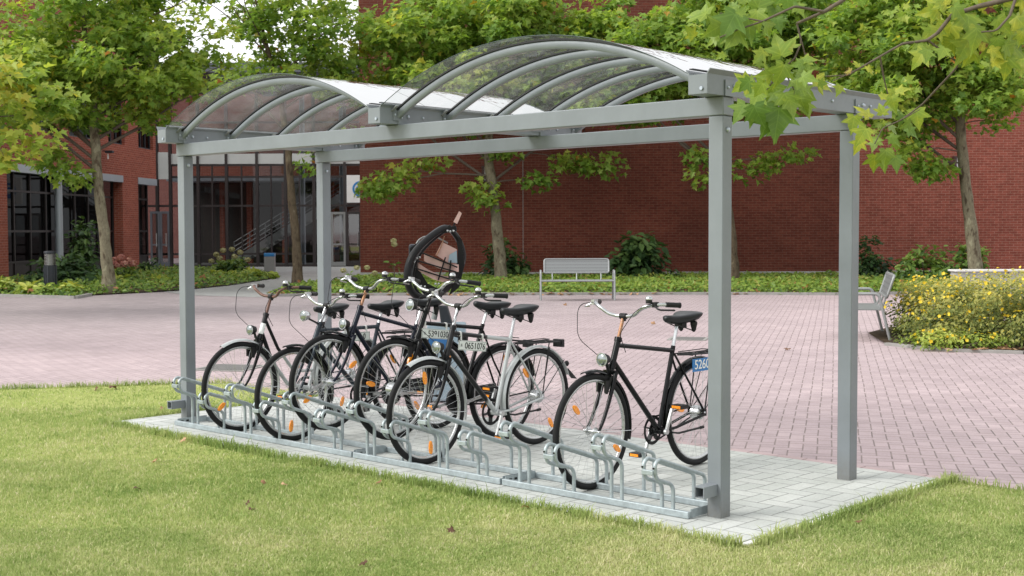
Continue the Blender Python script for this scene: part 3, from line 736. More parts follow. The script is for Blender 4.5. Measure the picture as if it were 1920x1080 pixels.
def make_bike(label, x, y, lift=0.0, yaw=0.0, frame='black', fork='black', fend='black', stem='chrome', bar='chrome', style='diamond',
              plate=None, tt=(.78, .775), big_front=False, stripe=False, spin=0.0, lamp='chrome', refl=(0.6, 3.4), rack=True, crank=.9, lampz=0.0, ht=0.0, saddle_z=0.0, rear_plate=None, rpy=.936, fore=True, steer=0.0, flap=False, chaincase=False, sticker=False):
    th = asin(lift/1.09) if lift else 0
    t = thing('bicycle', label, 'bicycle', (x, y, lift), yaw, 'parked bicycles in the racks'); t.rotation_euler = (-th, 0, yaw)
    HT, HB = Vector((0,.252,.885+ht)), Vector((0,.188,.715)); BB, SL, ST = Vector((0,.665,.275)), Vector((0,.812+.3*(tt[1]-.775),tt[1])), Vector((0,.858,.925+saddle_z)); tt0 = HB.lerp(HT, tt[0])
    FH, RH = Vector((0,0,WR)), Vector((0,1.09,WR)); CL = HT+(HT-HB).normalized()*.145
    f = MB(); f.tube([HB, HT], .0195, 12)
    for z, r in ((HB+(HT-HB)*.02, .024), (HT-(HT-HB)*.02, .024)): f.tube([z-(HT-HB).normalized()*.012, z+(HT-HB).normalized()*.012], r, 12)
    if style == 'diamond':
        f.tube([tt0, SL], .0150, 10); f.tube([HB.lerp(HT, .22), BB], .0175, 10)
        f.tube([BB, SL+(SL-BB).normalized()*.03], .0155, 10)
    else:
        f.tube([HB.lerp(HT, .80), Vector((0,.36,.62)), Vector((0,.52,.42)), Vector((0,.70,.42))], .0135, 10)
        f.tube([HB.lerp(HT, .25), Vector((0,.30,.52)), Vector((0,.45,.33)), BB], .0165, 10)
        f.tube([BB, SL+(SL-BB).normalized()*.03], .0155, 10)
    f.cyl((-.036, BB.y, BB.z), (.036, BB.y, BB.z), .022, 12)
    for s in (-1, 1):
        f.tube([SL+Vector((s*.014,.0,-.02)), Vector((s*.036, .93, .58)), Vector((s*.058, 1.085, WR+.012))], .0075, 8)
        f.tube([BB+Vector((s*.022,.02,0)), Vector((s*.040,.80,.285)), Vector((s*.060, 1.088, WR-.008))], .0095, 8)
        f.box((min(s*.054, s*.060), 1.065, WR-.02), (max(s*.054, s*.060), 1.11, WR+.025))
    f.build('frame', M[frame], t, .8)
    # steering assembly
    fk = MB(); d = (HB-HT).normalized(); cr = HB+d*.03; fk.tube([HB, cr], .018, 10); fk.bar(cr+Vector((-.046,0,0)), cr+Vector((.046,0,0)), .030, .026)
    for s in (-1, 1):
        p0 = cr+Vector((s*.040,0,0)); c1 = p0+d*.30+Vector((s*.004,0,0)); e1 = Vector((s*.050,0,WR)); fk.tube([p0*(1-q)**2+c1*2*q*(1-q)+e1*q*q for q in [k/12 for k in range(13)]], [.0145-.0065*k/12 for k in range(13)], 8)
    fk.build('fork', M[fork], t, .9)
    def wheel(c, k, big):
        wo_ = link_mesh('wheel', RIM, M['alu'], t); wo_.location = c; wo_.rotation_euler = (k, 0, 0)
        link_mesh('tyre', TYRE, M['tyre'], wo_); link_mesh('hub', BIGHUB if big else HUB, M['chrome'], wo_)
        if stripe: link_mesh('reflective_stripe', STRIPE, M['white'], wo_)
        for ra in refl:
            ro = link_mesh('spoke_reflector', REFL, M['orange'], wo_); ro.location = (.030, .235*cos(ra), .235*sin(ra)); ro.rotation_euler = (ra, 0, .18)
    wheel(FH, spin, big_front); wheel(RH, spin*1.7+.5, True)
    ff = fender(radians(98-16), radians(-8), WR+.020, .052); ffv = MB(); ffv.v = [(x_, -y_ if False else y_, z_) for x_, y_, z_ in ff.v]; ffv.f = ff.f
    # front guard runs from above the front of the tyre, over the top and down behind
    fg = fender(radians(118 if fend == 'silver' else 103), radians(-14), WR+.020, .050); o = fg.build('front_mudguard', M[fend], t, 1.2); o.location = FH
    st = MB()
    for s in (-1, 1):
        a = radians(-5); st.tube([(s*.052, 0, 0), (s*.026, (WR+.018)*cos(a), (WR+.018)*sin(a))], .002, 5)
    st.build('mudguard_stay', M['chrome'], o)
    rg = fender(radians(196), radians(20), WR+.022, .055, 36); o = rg.build('rear_mudguard', M[fend], t, 1.2); o.location = RH
    st = MB()
    for s in (-1, 1):
        for a in (radians(72), radians(42)): st.tube([(s*.055, 0, .01), (s*.030, (WR+.022)*cos(a), (WR+.022)*sin(a))], .0032, 5)
    st.build('mudguard_stay', M['plastic'], o)
    if flap:
        a = radians(20); st = MB(); y0, z0 = (WR+.022)*cos(a), (WR+.022)*sin(a)
        st.add([(-.025,y0-.02,z0+.05),(.025,y0-.02,z0+.05),(.03,y0+.075,z0-.035),(-.03,y0+.075,z0-.035)], [(0,1,2,3)]); st.build('mud_flap', M['plastic'], o, 0)
        st = MB().blob((0, y0-.012, z0+.085), .02, .018, .022); st.build('rear_lamp', M['plastic'], o)
    # cockpit
    MB().tube([HT-d*-.0, CL], .0115, 10).build('stem', M[stem], t, .8)
    hb = thing('x', None, None); bpy.data.objects.remove(hb)
    h = MB(); pts = []
    ctrl = [(-.305,.135,.072),(-.262,.05,.078),(-.225,-.005,.078),(-.165,-.035,.058),(-.10,-.018,.012),(-.045,0,0),(.045,0,0),(.10,-.018,.012),(.165,-.035,.058),(.225,-.005,.078),(.262,.05,.078),(.305,.135,.072)]
    path = fillet([Vector(c) for c in ctrl], .11, 5)
    h.tube(path, .0112, 10); hbo = h.build('handlebar', M[bar], t, 1.0); hbo.location = CL; hbo.rotation_euler = (0, 0, steer)
    cl = MB(); cl.cyl((-.022,0,0), (.022,0,0), .019, 12); cl.cyl((0,0,-.03),(0,0,.012), .017, 10); cl.build('clamp', M['plastic'], hbo)
    for s in (-1, 1):
        g = MB(); g.tube([(s*.270,.066,.0772), (s*.312,.148,.0715)], .0158, 12); g.tube([(s*.310,.144,.0717), (s*.314,.152,.0712)], .0175, 12); g.build('grip', M['plastic'], hbo, .6)
        lv = MB(); lv.box((s*.235-.012, -.012,.062),(s*.235+.012,.028,.094)); lv.tube(fillet([(s*.245,-.01,.07),(s*.285,-.03,.05),(s*.330,.075,.045)], .03, 4), .0055, 6); lv.build('brake_lever', M['plastic' if s > 0 else 'alu'], hbo, .8)
    bl = MB(); bl.lathe([(.022,.0),(.023,.007),(.019,.017),(.010,.022),(.003,.024)], 14, (.205,-.015,.108)); blo = bl.build('bell', M['chrome'], hbo, 1.0)
    bb = MB(); bb.cyl((.205,-.015,.086),(.205,-.015,.107), .020, 12); bb.build('bell_base', M['plastic'], blo)
    cb = MB(); o1 = CL
    cb.tube(fillet([o1+Vector((-.235,-.01,.078)), o1+Vector((-.24,-.15,.07)), o1+Vector((-.20,-.20,-.13)), o1+Vector((-.03,-.14,-.27)), Vector((.01,.13,.72))], .12, 7), .0025, 6)
    cb.tube(fillet([o1+Vector((.235,-.01,.078)), o1+Vector((.20,-.13,.06)), o1+Vector((.05,-.10,-.10)), Vector((.02,.30,.80))], .08, 6), .0025, 6)
    cb.build('brake_cable', M['plastic'], t, 1.2)
    # front lamp
    lz = Vector((0, .095, .770+lampz)); lp = MB(); lp.lathe([(.012,.06),(.026,.05),(.036,.022),(.040,0)], 18, lz, 'y'); lo = lp.build('head_lamp', M['plastic' if lampz < .1 else lamp], t, .8)
    ln = MB(); ln.lathe([(.037,-.001),(.036,-.006),(.024,-.011),(.004,-.014)], 18, lz, 'y'); ln.build('lens', M['lampglass'], lo, 1.0)
    lr = MB(); lr.ring(lz+Vector((0,-.003,0)), .0385, .0035, 'y', 24, 6); lr.build('lens_rim', M['chrome'], lo, 1.0)
    ls = MB(); ls.bar(lz+Vector((0,.04,-.02)), (cr+Vector((0,-.01,-.01)) if lampz < .1 else HT+Vector((0,0,-.01))), .02, .010); ls.build('lamp_bracket', M['plastic'], lo)
    br = MB()
    for s in (-1, 1): br.bar((s*.030, .145, .66), (s*.022, .105, .60 if False else .665-.10), .012, .02)
    br.box((-.035,.085,.545),(.035,.125,.665)) if False else br.box((-.018,.10,.655),(.018,.16,.675))
    br.box((.024,.085,.575),(.038,.115,.645)); br.box((-.038,.085,.575),(-.024,.115,.645)); br.build('front_brake', M['plastic'], t, 0)
    # saddle
    MB().tube([SL, ST], .0125, 10).build('seat_post', M['chrome'], t)
    so_ = link_mesh('saddle', SADDLE, M['saddle'], t); so_.location = ST+Vector((0, .015, .065)); so_.rotation_euler = (radians(2), 0, 0)
    link_mesh('saddle_spring', SPRING, M['plastic'], so_)
    # drive
    cr_ = MB(); cr_.ring((-.046, BB.y, BB.z), .084, .011, 'x', 36, 6, .35); cr_.ring((-.046, BB.y, BB.z), .030, .012, 'x', 20, 6, .3)
    for k in range(5):
        a = crank+.3+2*pi*k/5; cr_.bar((-.046, BB.y+.02*cos(a), BB.z+.02*sin(a)), (-.046, BB.y+.08*cos(a), BB.z+.08*sin(a)), .006, .034, (1,0,0))
    co_ = cr_.build('chainring', M['plastic'], t, .6)
    for s in (1, -1):
        a = crank if s > 0 else crank+pi; e_ = Vector((s*.072, BB.y+.168*cos(a), BB.z+.168*sin(a)))
        am = MB(); am.bar((s*.060, BB.y, BB.z), e_, .020, .014, (1,0,0)); am.cyl((s*.052, BB.y, BB.z), (s*.070, BB.y, BB.z), .018, 10); ao = am.build('crank_arm', M['alu'], t, .4)
        pm = MB(); pm.box((min(e_.x+s*.008, e_.x+s*.095), e_.y-.038, e_.z-.012), (max(e_.x+s*.008, e_.x+s*.095), e_.y+.038, e_.z+.012)); po = pm.build('pedal', M['plastic'], ao, 0)
        for sg in (-1, 1): pr = MB(); pr.box((min(e_.x+s*.02, e_.x+s*.085), e_.y+sg*.0395-.0012, e_.z-.008), (max(e_.x+s*.02, e_.x+s*.085), e_.y+sg*.0395+.0012, e_.z+.008)); pr.build('pedal_reflector', M['orange'], po, 0)
    if chaincase:
        cc = MB(); cc.bar((-.052, BB.y, BB.z+.02), (-.052, RH.y-.02, RH.z), .020, .12, (0,0,1)); cc.lathe([(.095,-.062),(.100,-.05),(.095,-.040)], 20, (0, BB.y, BB.z), 'x'); cc.build('chain_case', M['plastic'], t, .5)
    else:
        ch = MB(); ch.bar((-.048, BB.y+.01, BB.z+.083), (-.048, RH.y, RH.z+.034), .006, .010); ch.bar((-.048, BB.y+.01, BB.z-.083), (-.048, RH.y, RH.z-.034), .006, .010); ch.build('chain', M['plastic'], t, 0)
    ks = MB(); ks.tube([(.05,.74,.26),(.06,.80,.25),(.085,1.02,.265)], .007, 6) if not lift else ks.tube([(.05,.74,.26),(.085,1.02,.265)], .007, 6)
    ks.tube([(.083,1.005,.264),(.0865,1.035,.266)], .010, 8); ks.build('kickstand', M['plastic'], t, .8)
    if rack:
        rk = MB(); z = .735
        for s in (-1, 1):
            rk.tube(fillet([(s*.018,.84,.745),(s*.062,.93,z+.008),(s*.062,1.27,z),(s*.03,1.32,z-.012)], .03, 4), .0048, 6)
            rk.tube([(s*.062,1.16,z),(s*.060,1.09,WR+.02)], .0045, 6); rk.tube([(s*.022,.93,z+.006),(s*.022,1.30,z-.006)], .0036, 5)
        for yy in (.95, 1.05, 1.16, 1.27): rk.tube([(-.062,yy,z+.003),(.062,yy,z+.003)], .0040, 5)
        rk.tube(fillet([(-.04,.93,z+.02),(-.04,1.20,z+.022),(.04,1.20,z+.022),(.04,.93,z+.02)], .02, 3), .0035, 5)
        ro = rk.build('luggage_rack', M['plastic'], t, .8)
        rl = MB().box((-.045,1.322,z-.045),(.045,1.352,z+.012)); rlo = rl.build('rear_light', M['plastic'], ro, 0, bevel=.004)
        rx = MB().box((-.036,1.3525,z-.035),(.036,1.3555,z-.002)); rx.build('rear_reflector', paint('reflector_red', (.30,.012,.010), .2), rlo, 0)
        if rear_plate:
            pm = MB().box((.068,rpy,z-.105),(.071,rpy+(.28 if rear_plate.strip() else .2),z-.022)); po = pm.build('number_plate', M['plate_blue'], ro, 0)
            if rear_plate.strip(): tm = text_mesh(rear_plate, .085); to = link_mesh('plate_number', tm, M['white'], po); to.matrix_local = Matrix.Translation((.0722, 1.06, z-.063)) @ ROTX
    if plate:
        txt, yc, zc, tilt = plate; hw, hh = .135, .034; X0_ = .0205
        po = MB().box((-.0015, -hw, -hh), (.0015, hw, hh)).build('number_plate', M['plate'], t, 0); po.location = (X0_, yc, zc); po.rotation_euler = (tilt, 0, 0)
        bd = MB(); x0, x1 = .0017, .0023
        for lo, hi in (((x0,-hw+.003,-hh+.003),(x1,hw-.003,-hh+.005)),((x0,-hw+.003,hh-.005),(x1,hw-.003,hh-.003)),((x0,-hw+.003,-hh+.005),(x1,-hw+.005,hh-.005)),((x0,hw-.005,-hh+.005),(x1,hw-.003,hh-.005))): bd.box(lo, hi)
        bd.build('plate_border', M['slate'], po, 0)
        def put(body, y0, width):
            me = text_mesh(body, .06, .0006); co_ = np.empty(len(me.vertices)*3); me.vertices.foreach_get('co', co_); co_ = co_.reshape(-1, 3)
            lo, hi = co_.min(0), co_.max(0); sx_, sy_ = width/(hi[0]-lo[0]), .044/(hi[1]-lo[1])
            co_ = np.column_stack([co_[:,2]-co_[:,2].min()+.0018, (co_[:,0]-lo[0])*sx_+y0, (co_[:,1]-(lo[1]+hi[1])/2)*sy_]); me.vertices.foreach_set('co', co_.ravel()); me.update()
            link_mesh('plate_number', me, M['ink'], po)
        for body, y0, width in txt: put(body, y0, width)
        fl = MB()
        for k in range(3):
            a = pi*k/3; fl.bar((.0020, -.108-.012*cos(a), -.012*sin(a)), (.0020, -.108+.012*cos(a), .012*sin(a)), .0007, .004, (1,0,0))
        fl.build('plate_emblem', M['slate'], po, 0)
        tz = lambda y_: tt0.z+(SL.z-tt0.z)*(y_-tt0.y)/(SL.y-tt0.y)
        for dy in (-.105, .105):
            yy = yc+dy; z1 = tz(yy); zp = zc+hh+dy*tilt; cb = MB(); cb.cyl((0,yy-.008,z1), (0,yy+.008,z1), .0175, 12); cb.bar((.0165,yy,z1), (.0175,yy,zp-.006), .012, .004, (1,0,0)); cb.build('plate_strap', M['conc_lt'], t, .5)
    if sticker:
        d0 = (HT-HB).normalized(); MB().tube([HB+d0*.03, HB+d0*.115], .0203, 12).build('sticker', M['white'], t, .6)
    return t

make_bike('black step-through bicycle with rusty brown handlebar, farthest left in the row', SLOT(2)+.02, .0, 0, 0, 'step_tone', 'black', 'silver', 'brown_rust', 'brown_rust', 'step', refl=(3.75,), crank=.4, spin=.0, lampz=.01, ht=.01, saddle_z=-.07, sticker=True, rack=False)
make_bike('dark bicycle with silver headlamp on silver stem, second from the left in the row', SLOT(4), -.005, 0, 0, 'slate', 'slate', 'black', 'chrome', 'chrome', 'diamond', plate=((('9',-.10,.022),('0',.068,.022)), .585, .735, 0), tt=(.62,.80), refl=(4.2, 1.2), crank=2.2, spin=.3, lampz=.15, ht=-.03, saddle_z=-.02)
make_bike('navy blue bicycle with rusty copper stem, front wheel raised in the third occupied place', SLOT(5), .0, .115, 0, 'navy', 'navy', 'black', 'rust', 'chrome', 'diamond', refl=(3.5, .4), crank=.1, spin=.2, ht=.02, chaincase=True, rear_plate=' ', rpy=.90)
make_bike('black bicycle carrying white plate 5391 030 below its top tube, front wheel raised', SLOT(7), .0, .12, 0, 'black', 'black', 'black', 'black', 'chrome', 'diamond', plate=((('5391',-.075,.104),('030',.043,.078)), .342, .744, .0), tt=(.52,.81), big_front=True, refl=(2.9, 1.0), crank=.3, spin=.1, lamp='plastic', lampz=.16, ht=.02, chaincase=True)
make_bike('silver and black bicycle with silver mudguards and white plate 0651 076', SLOT(8)+.02, .0, 0, 0, 'two_tone', 'black', 'silver', 'chrome', 'chrome', 'diamond', plate=((('0651',-.075,.104),('076',.043,.078)), .415, .760, -.115), refl=(1.75, 4.75), crank=-2.0, spin=.0, ht=.015, flap=True)
make_bike('glossy black bicycle with blue rear plate standing alone nearest the front post', SLOT(12)-.045, .097, 0, 0, 'black', 'black', 'black', 'rust', 'chrome', 'diamond', refl=(2.45, -.55), stripe=True, crank=1.25, spin=.0, rear_plate='52603')

# ------------------------------------------------------------------ the framed pod standing behind the bicycles
pod_c = W(across(828,11.6), 11.6)
pod = thing('framed_pod', 'black oval frame with pale pink strapped panels and a small mirror, standing behind the bicycles', 'pod', pod_c, YAW)
def pv(u, v, dd=0.0): # point in the pod's own frame from its picture position
    return Vector((across(u,11.6)-across(828,11.6), dd, height(v, 11.6)))
def ell(cu, cv, ru, rv, tilt, n=40, dd=0.0):
    out = []
    for i in range(n):
        a = 2*pi*i/n; x, y = ru*cos(a), rv*sin(a); out.append(pv(cu+x*cos(tilt)-y*sin(tilt), cv+x*sin(tilt)+y*cos(tilt), dd+.10*sin(a)*0+x*.002))
    return out
tl = radians(14)
pts = []
for i in range(48):   # teardrop ring, pointed at the top right
    a = 2*pi*i/48; x = 48*cos(a); y = 66*sin(a); k = 1.0
    if y < 0: x *= 1-.45*(abs(y)/66)**2
    x += 6*(y/66)*-1*3.2; pts.append(pv(817+x, 493+y, .02+.0025*x))
MB().tube(pts, .027, 8, True, sx=1.5).build('outer_ring', M['ring'], pod, 1.2)
pts2 = [p*1.0+Vector((.028,.11,-.01)) for p in pts]; MB().tube([Vector((p.x*.93, p.y, p.z*.97+.035)) for p in pts2], .014, 8, True).build('inner_ring', M['ring'], pod, 1.2)
def quad(uvd, mat, name, parent):
    b = MB(); vs = [pv(*q) for q in uvd]; n = len(vs); b.add(vs+[v+Vector((0,.012,0)) for v in vs], [tuple(range(n)), tuple(range(n,2*n))[::-1]]+[(i,n+i,n+(i+1)%n,(i+1)%n) for i in range(n)]); return b.build(name, mat, parent, 0)
def strip(ua, va, ub, vb, ha, hb_, sag, mat, name, parent, dd, n=10):
    b = MB(); vs = []; fs = []
    for i in range(n+1):
        f = i/n; u = ua+(ub-ua)*f; v = va+(vb-va)*f+sag*4*f*(1-f); h = ha+(hb_-ha)*f
        vs += [pv(u, v, dd-.05*4*f*(1-f)), pv(u, v+h, dd-.05*4*f*(1-f))]
    for i in range(n): fs.append((2*i, 2*i+1, 2*i+3, 2*i+2))
    b.add(vs, fs); return b.build(name, mat, parent, 1.0)
strip(795,474, 860,496, 15, 14, 5, M['pink'], 'panel', pod, .02); strip(783,492, 850,519, 14, 12, 6, M['pink'], 'panel', pod, .02)
quad([(828,454,.09),(856,468,.08),(855,496,.07),(838,492,.07),(816,478,.08)], M['pink'], 'panel', pod)
quad([(767,466,.09),(786,452,.09),(784,505,.09),(800,532,.09),(832,548,.09),(826,560,.09),(796,556,.09),(774,530,.09)], M['ring'], 'shell', pod); quad([(852,432,.09),(866,450,.09),(870,500,.09),(860,540,.09),(840,556,.09),(853,520,.09),(858,470,.09)], M['ring'], 'shell', pod)
quad([(842,478,.05),(856,470,.05),(857,494,.05),(840,492,.05)], M['bluegrey'], 'side_panel', pod)
for (a, b_) in (((790,473),(858,501)),((785,489),(856,510)),((778,502),(846,524)),((822,525),(836,482)),((846,488),(842,524))):
    MB().bar(pv(a[0],a[1],-.035), pv(b_[0],b_[1],-.035), .012, .034, (0,1,0)).build('strap', M['ring'], pod, 0)
MB().tube(fillet([pv(833,443,.06), pv(826,464,.06), pv(817,480,.05)], .05, 4), .006, 6).build('rod', M['rust'], pod)
MB().tube(fillet([pv(770,482,.16), pv(783,445,.16), pv(812,442,.18), pv(838,456,.16)], .12, 6), .008, 6).build('hoop', M['bench'], pod)
quad([(766,478,.18),(783,450,.18),(792,466,.18),(776,482,.18)], M['bluegrey'], 'flap', pod)
b = MB(); b.box((pv(763,458).x, .20, height(530,11.6)), (pv(777,458).x, .28, height(458,11.6))); b.build('back_pad', M['anthra'], pod, 0, bevel=.02)
mb_ = MB(); mb_.add([pv(*q) for q in ((850,416,.05),(861,396,.05),(866,400,.05),(857,420,.05),(850,416,.065),(861,396,.065),(866,400,.065),(857,420,.065))], [(0,1,2,3),(7,6,5,4),(0,4,5,1),(1,5,6,2),(2,6,7,3),(3,7,4,0)]); mo = mb_.build('mirror', M['pink'], pod, 0)
MB().tube([pv(853,418,.05), pv(846,432,.05)], .008, 6).build('mirror_arm', M['ring'], mo)
b = MB()
for u, v in ((778,478),(783,484),(778,490),(788,482),(840,433),(845,434),(851,433),(817,532),(823,532),(790,536),(797,537)): b.blob(pv(u, v, -.035), .010, .007, .010, 8, 5)
b.build('rivet', M['chrome'], pod)
b = MB(); b.bar(pv(824,434,.05), pv(856,428,.05), .05, .035, (0,1,0)); b.bar(pv(838,430,.05), pv(846,424,.05), .04, .03, (0,1,0)); b.build('top_joint', M['ring'], pod, 0, bevel=.006)
b = MB(); b.tube([pv(820,550,.06), pv(818,575,.06), pv(812,600,.06)], .028, 10); b.build('mast', M['bench'], pod)
b = MB(); b.add([pv(*q) for q in ((822,574,.0),(838,574,.0),(848,608,.0),(826,608,.0),(822,574,.12),(838,574,.12),(848,608,.12),(826,608,.12))], [(0,3,2,1),(4,5,6,7),(0,1,5,4),(1,2,6,5),(2,3,7,6),(3,0,4,7)]); b.build('leg_shroud', M['anthra'], pod, 0, bevel=.012)
b = MB(); b.box((pv(800,600).x, -.06, 0), (pv(872,600).x, .24, height(607,11.6))); b.build('base_box', M['bluegrey'], pod, 0, bevel=.02)

# ------------------------------------------------------------------ benches
def make_bench(label, loc, rz):
    t = thing('bench', label, 'bench', loc, rz, 'silver metal benches on the pavement')
    hw = .82
    for s in (-1, 1):
        x = s*hw; MB().tube(fillet([(x,-.30,0),(x,-.20,.655),(x,.14,.655),(x,.30,0)], .07, 6), .021, 10).build('side_frame', M['bench'], t, 1.0)
    b = MB(); b.box((-hw+.02,-.24,.425),(hw-.02,.20,.437)); b.build('seat', M['perf'], t, 0)
    b = MB()
    for y in (-.24, .21): b.tube([(-hw,y,.43),(hw,y,.43)], .017, 8)
    for x in (-.5, 0, .5): b.tube([(x,-.24,.425),(x,.21,.425)], .012, 6)
    b.build('seat_rail', M['bench'], t, 1.0)
    z0, z1 = .60, .905; yb = lambda z: .20+.32*(z-.43)
    ring = fillet([(-hw+.09,yb(z0),z0),(-hw+.09,yb(z1),z1),(hw-.09,yb(z1),z1),(hw-.09,yb(z0),z0),(-hw+.0901,yb(z0),z0)], .05, 5)
    b = MB(); b.tube(ring, .019, 8)
    b2 = MB()
    for x in (-.55, 0, .55): b2.tube([(x,yb(.44),.44),(x,yb(z0),z0)], .014, 6)
    bo = MB(); bo.add([(-hw+.10,yb(z0+.01),z0+.01),(hw-.10,yb(z0+.01),z0+.01),(hw-.10,yb(z1-.01),z1-.01),(-hw+.10,yb(z1-.01),z1-.01)], [(0,1,2,3)])
    back = bo.build('backrest', M['perf'], t, 0); b.build('backrest_frame', M['bench'], back, 1.0); b2.build('backrest_post', M['bench'], t, 1.0)
    return t
make_bench('silver bench facing the viewer in front of the dark brick wall', W(across(1083,28.5), 28.65), YAW)
q0, q1 = Vector((5.23,17.6)), Vector((5.63,19.4)); ax = (q1-q0).normalized(); mid = (q0+q1)/2
fr = Vector((-ax.y, ax.x)); cen = mid+fr*.30
wx = Rh*ax.x+Fh*ax.y; make_bench('silver bench seen from its side beside the yellow flowering bush', W(cen.x, cen.y), atan2(wx.y, wx.x)+pi)

# ------------------------------------------------------------------ right brick building (long wall)
def rot_thing(name, label, cat, a, d, direction=0.0, group=None):
    return thing(name, label, cat, W(a, d), YAW+direction, group)
bw = rot_thing('brick_building', 'long windowless red brick building behind the trees and benches', 'building', -4.98, 42.0)
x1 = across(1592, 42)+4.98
w1 = MB(); w1.box((0,0,-.2),(x1,10,11)); w1.build('wall', M['brick_wall'], bw, 0)  # wall split in two: the step from shade to light is painted in brick tones
w2 = MB(); w2.box((x1+.004,-.06,-.2),(x1+18,10,11)); o = w2.build('wall', M['brick_pale'], bw, 0); o['label'] = 'right brick wall section, coloured paler as if out of the tree shade'
MB().box((-.02,-.10,-.1),(x1-.01,-.003,.20)).build('plinth', M['conc'], bw, 0); MB().box((x1,-.16,-.1),(x1+18,-.063,.22)).build('plinth', M['conc'], bw, 0)
MB().box((across(981,42)+4.97,-.006,0.2),(across(981,42)+4.99,-.002,11)).build('expansion_joint', M['kerb'], bw, 0)
b = MB().box((-.05,-.05,11.002),(x1+18,10,11.15)); b.build('coping', M['roofgrey'], bw, 0)
for u, v0, v1, lab in ((1788,297,322,'small brown box lamp on the brick wall left of the right-hand trunk'), (910,312,342,'small brown box lamp on the brick wall beside the centre trunk')):
    p = W(across(u,42), 42-.062 if u > 1592 else 41.998); lt = thing('wall_lamp', lab, 'wall lamp', (p.x,p.y,height(v1,42)), YAW, 'brown lamps on the brick wall'); h = (v1-v0)/FPX*42
    MB().box((-.11,-.22,0),(.11,-.004,.05)).build('base', M['wood_brown'], lt, 0); MB().box((-.11,-.22,h-.05),(.11,-.004,h)).build('hood', M['wood_brown'], lt, 0)
    MB().box((-.10,-.03,.05),(.10,-.006,h-.05)).build('back_plate', M['wood_brown'], lt, 0); MB().box((-.095,-.2,.052),(-.02,-.032,h-.052)).build('shade', M['wood_brown'], lt, 0)
    MB().box((-.015,-.18,.055),(.09,-.04,h-.055)).build('diffuser', M['conc_lt'], lt, 0)

# ------------------------------------------------------------------ left brick building with glazed ground floor
FA = -atan2(.084, 1.0)
lb = thing('brick_building', 'red brick building on the left with glazed ground floor under a steel lintel', 'building', W(-15.76, 40.0), YAW+pi/2+FA)
def fd(d): return (d-40)*sqrt(1+.084**2)      # distance along the facade; local +x runs away from the viewer, local +y goes into the building
D0, D1, D2, D3, D4 = fd(33), fd(40.0), fd(49.3), fd(50.9), fd(52.88)
DE = fd(52.9); LZ = 3.72; TOP = 9.5
for p, q in ((D0, D1), (D2, D3)): MB().box((p,0,-.1),(q,.42,LZ-.001)).build('pier', M['brick_left'], lb, 0)
b = MB(); win = [(fd(41),fd(43.6)),(fd(44.6),fd(47.2)),(fd(48),fd(49.6)),(fd(51.0),fd(52.6))]; z0, z1 = 4.9, 7.9
b.box((D0,0,LZ),(DE,.42,z0)); b.box((D0,0,z1),(DE,.42,TOP)); xs = D0
for p, q in win: b.box((xs,0,z0+.001),(p,.42,z1-.001)); xs = q
b.box((xs,0,z0+.001),(DE,.42,z1-.001)); b.build('upper_wall', M['brick_left'], lb, 0)
b = MB(); b.box((D0,.43,-.1),(DE,.43+9,TOP)); 
core = MB().box((D0,2.4,0),(DE,9,TOP-.05)); core.build('back_wall', M['interior'], lb, 0)
MB().box((D0,-.1,TOP+.002),(DE,9,TOP+.14)).build('roof_edge', M['lintel'], lb, 0)
MB().box((D0,.421,LZ+.4),(DE,2.39,LZ+.5)).build('ceiling', M['interior'], lb, 0)
for p, q in ((D1-.05, D2+.02), (D3-.02, D4+.02)):
    MB().box((p,-.035,LZ-.26),(q,-.004,LZ+.0)).build('lintel', M['lintel'], lb, 0, bevel=.004); MB().box((p,-.005,LZ-.255),(q,.3,LZ-.235)).build('lintel_flange', M['lintel'], lb, 0)
for p, q in win:
    f = MB(); f.box((p,.12,z0),(q,.2,z0+.07)); f.box((p,.12,z1-.07),(q,.2,z1)); n = 3
    for k in range(n+1): x = p+(q-p-.06)*k/n; f.box((x,.122,z0+.07),(x+.06,.198,z1-.07))
    f.box((p+.06,.125,6.1),(q-.06,.195,6.16)); fo = f.build('window', M['anthra'], lb, 0); g = MB(); g.add([(p,.16,z0),(q,.16,z0),(q,.16,z1),(p,.16,z1)], [(0,1,2,3)]); g.build('pane', M['pane_dark'], fo, 0)
    MB().box((p-.05,-.03,z1+.001),(q+.05,.02,z1+.24)).build('window_lintel', M['spandrel'], lb, 0)
for (p, q, n) in ((D1, D2, 8), (D3, D4, 2)):
    f = MB()
    for k in range(n+1):
        x = p+(q-p-.07)*k/n; f.box((x,.36,0),(x+.07,.46,LZ-.02))
    for zz in (0, .55, 1.55, 2.85): f.box((p,.362,zz),(q,.458,zz+.07))
    fo = f.build('glazing_frame', M['bronze'], lb, 0); g = MB(); g.add([(p,.41,0),(q,.41,0),(q,.41,LZ),(p,.41,LZ)], [(0,1,2,3)]); g.build('pane', M['pane_dark'], fo, 0)
    g = MB(); g.box((p,.402,.07),(q,.44,.55)); g.build('panel', M['bronze'], fo, 0)
cx = fd(44.1); b = MB(); b.cyl((cx,.20,0),(cx,.20,LZ-.01), .13, 20); b.build('column', M['lintel'], lb)
p = W(-15.76+.084*(47.4-40)+.14, 47.4); lt = thing('security_lamp', 'small dark floodlight on the brick above the lintel beside the left trunk', 'lamp', (p.x,p.y,4.45), YAW+FA)
MB().tube([(-.12,0,.1),(.05,0,.1)], .02, 6).build('arm', M['anthra'], lt); MB().box((.0,-.1,.02),(.28,.1,.11)).build('head', M['anthra'], lt, 0, bevel=.01); MB().cyl((.08,0,-.2),(.08,0,.0), .03, 8).build('sensor', M['white'], lt)

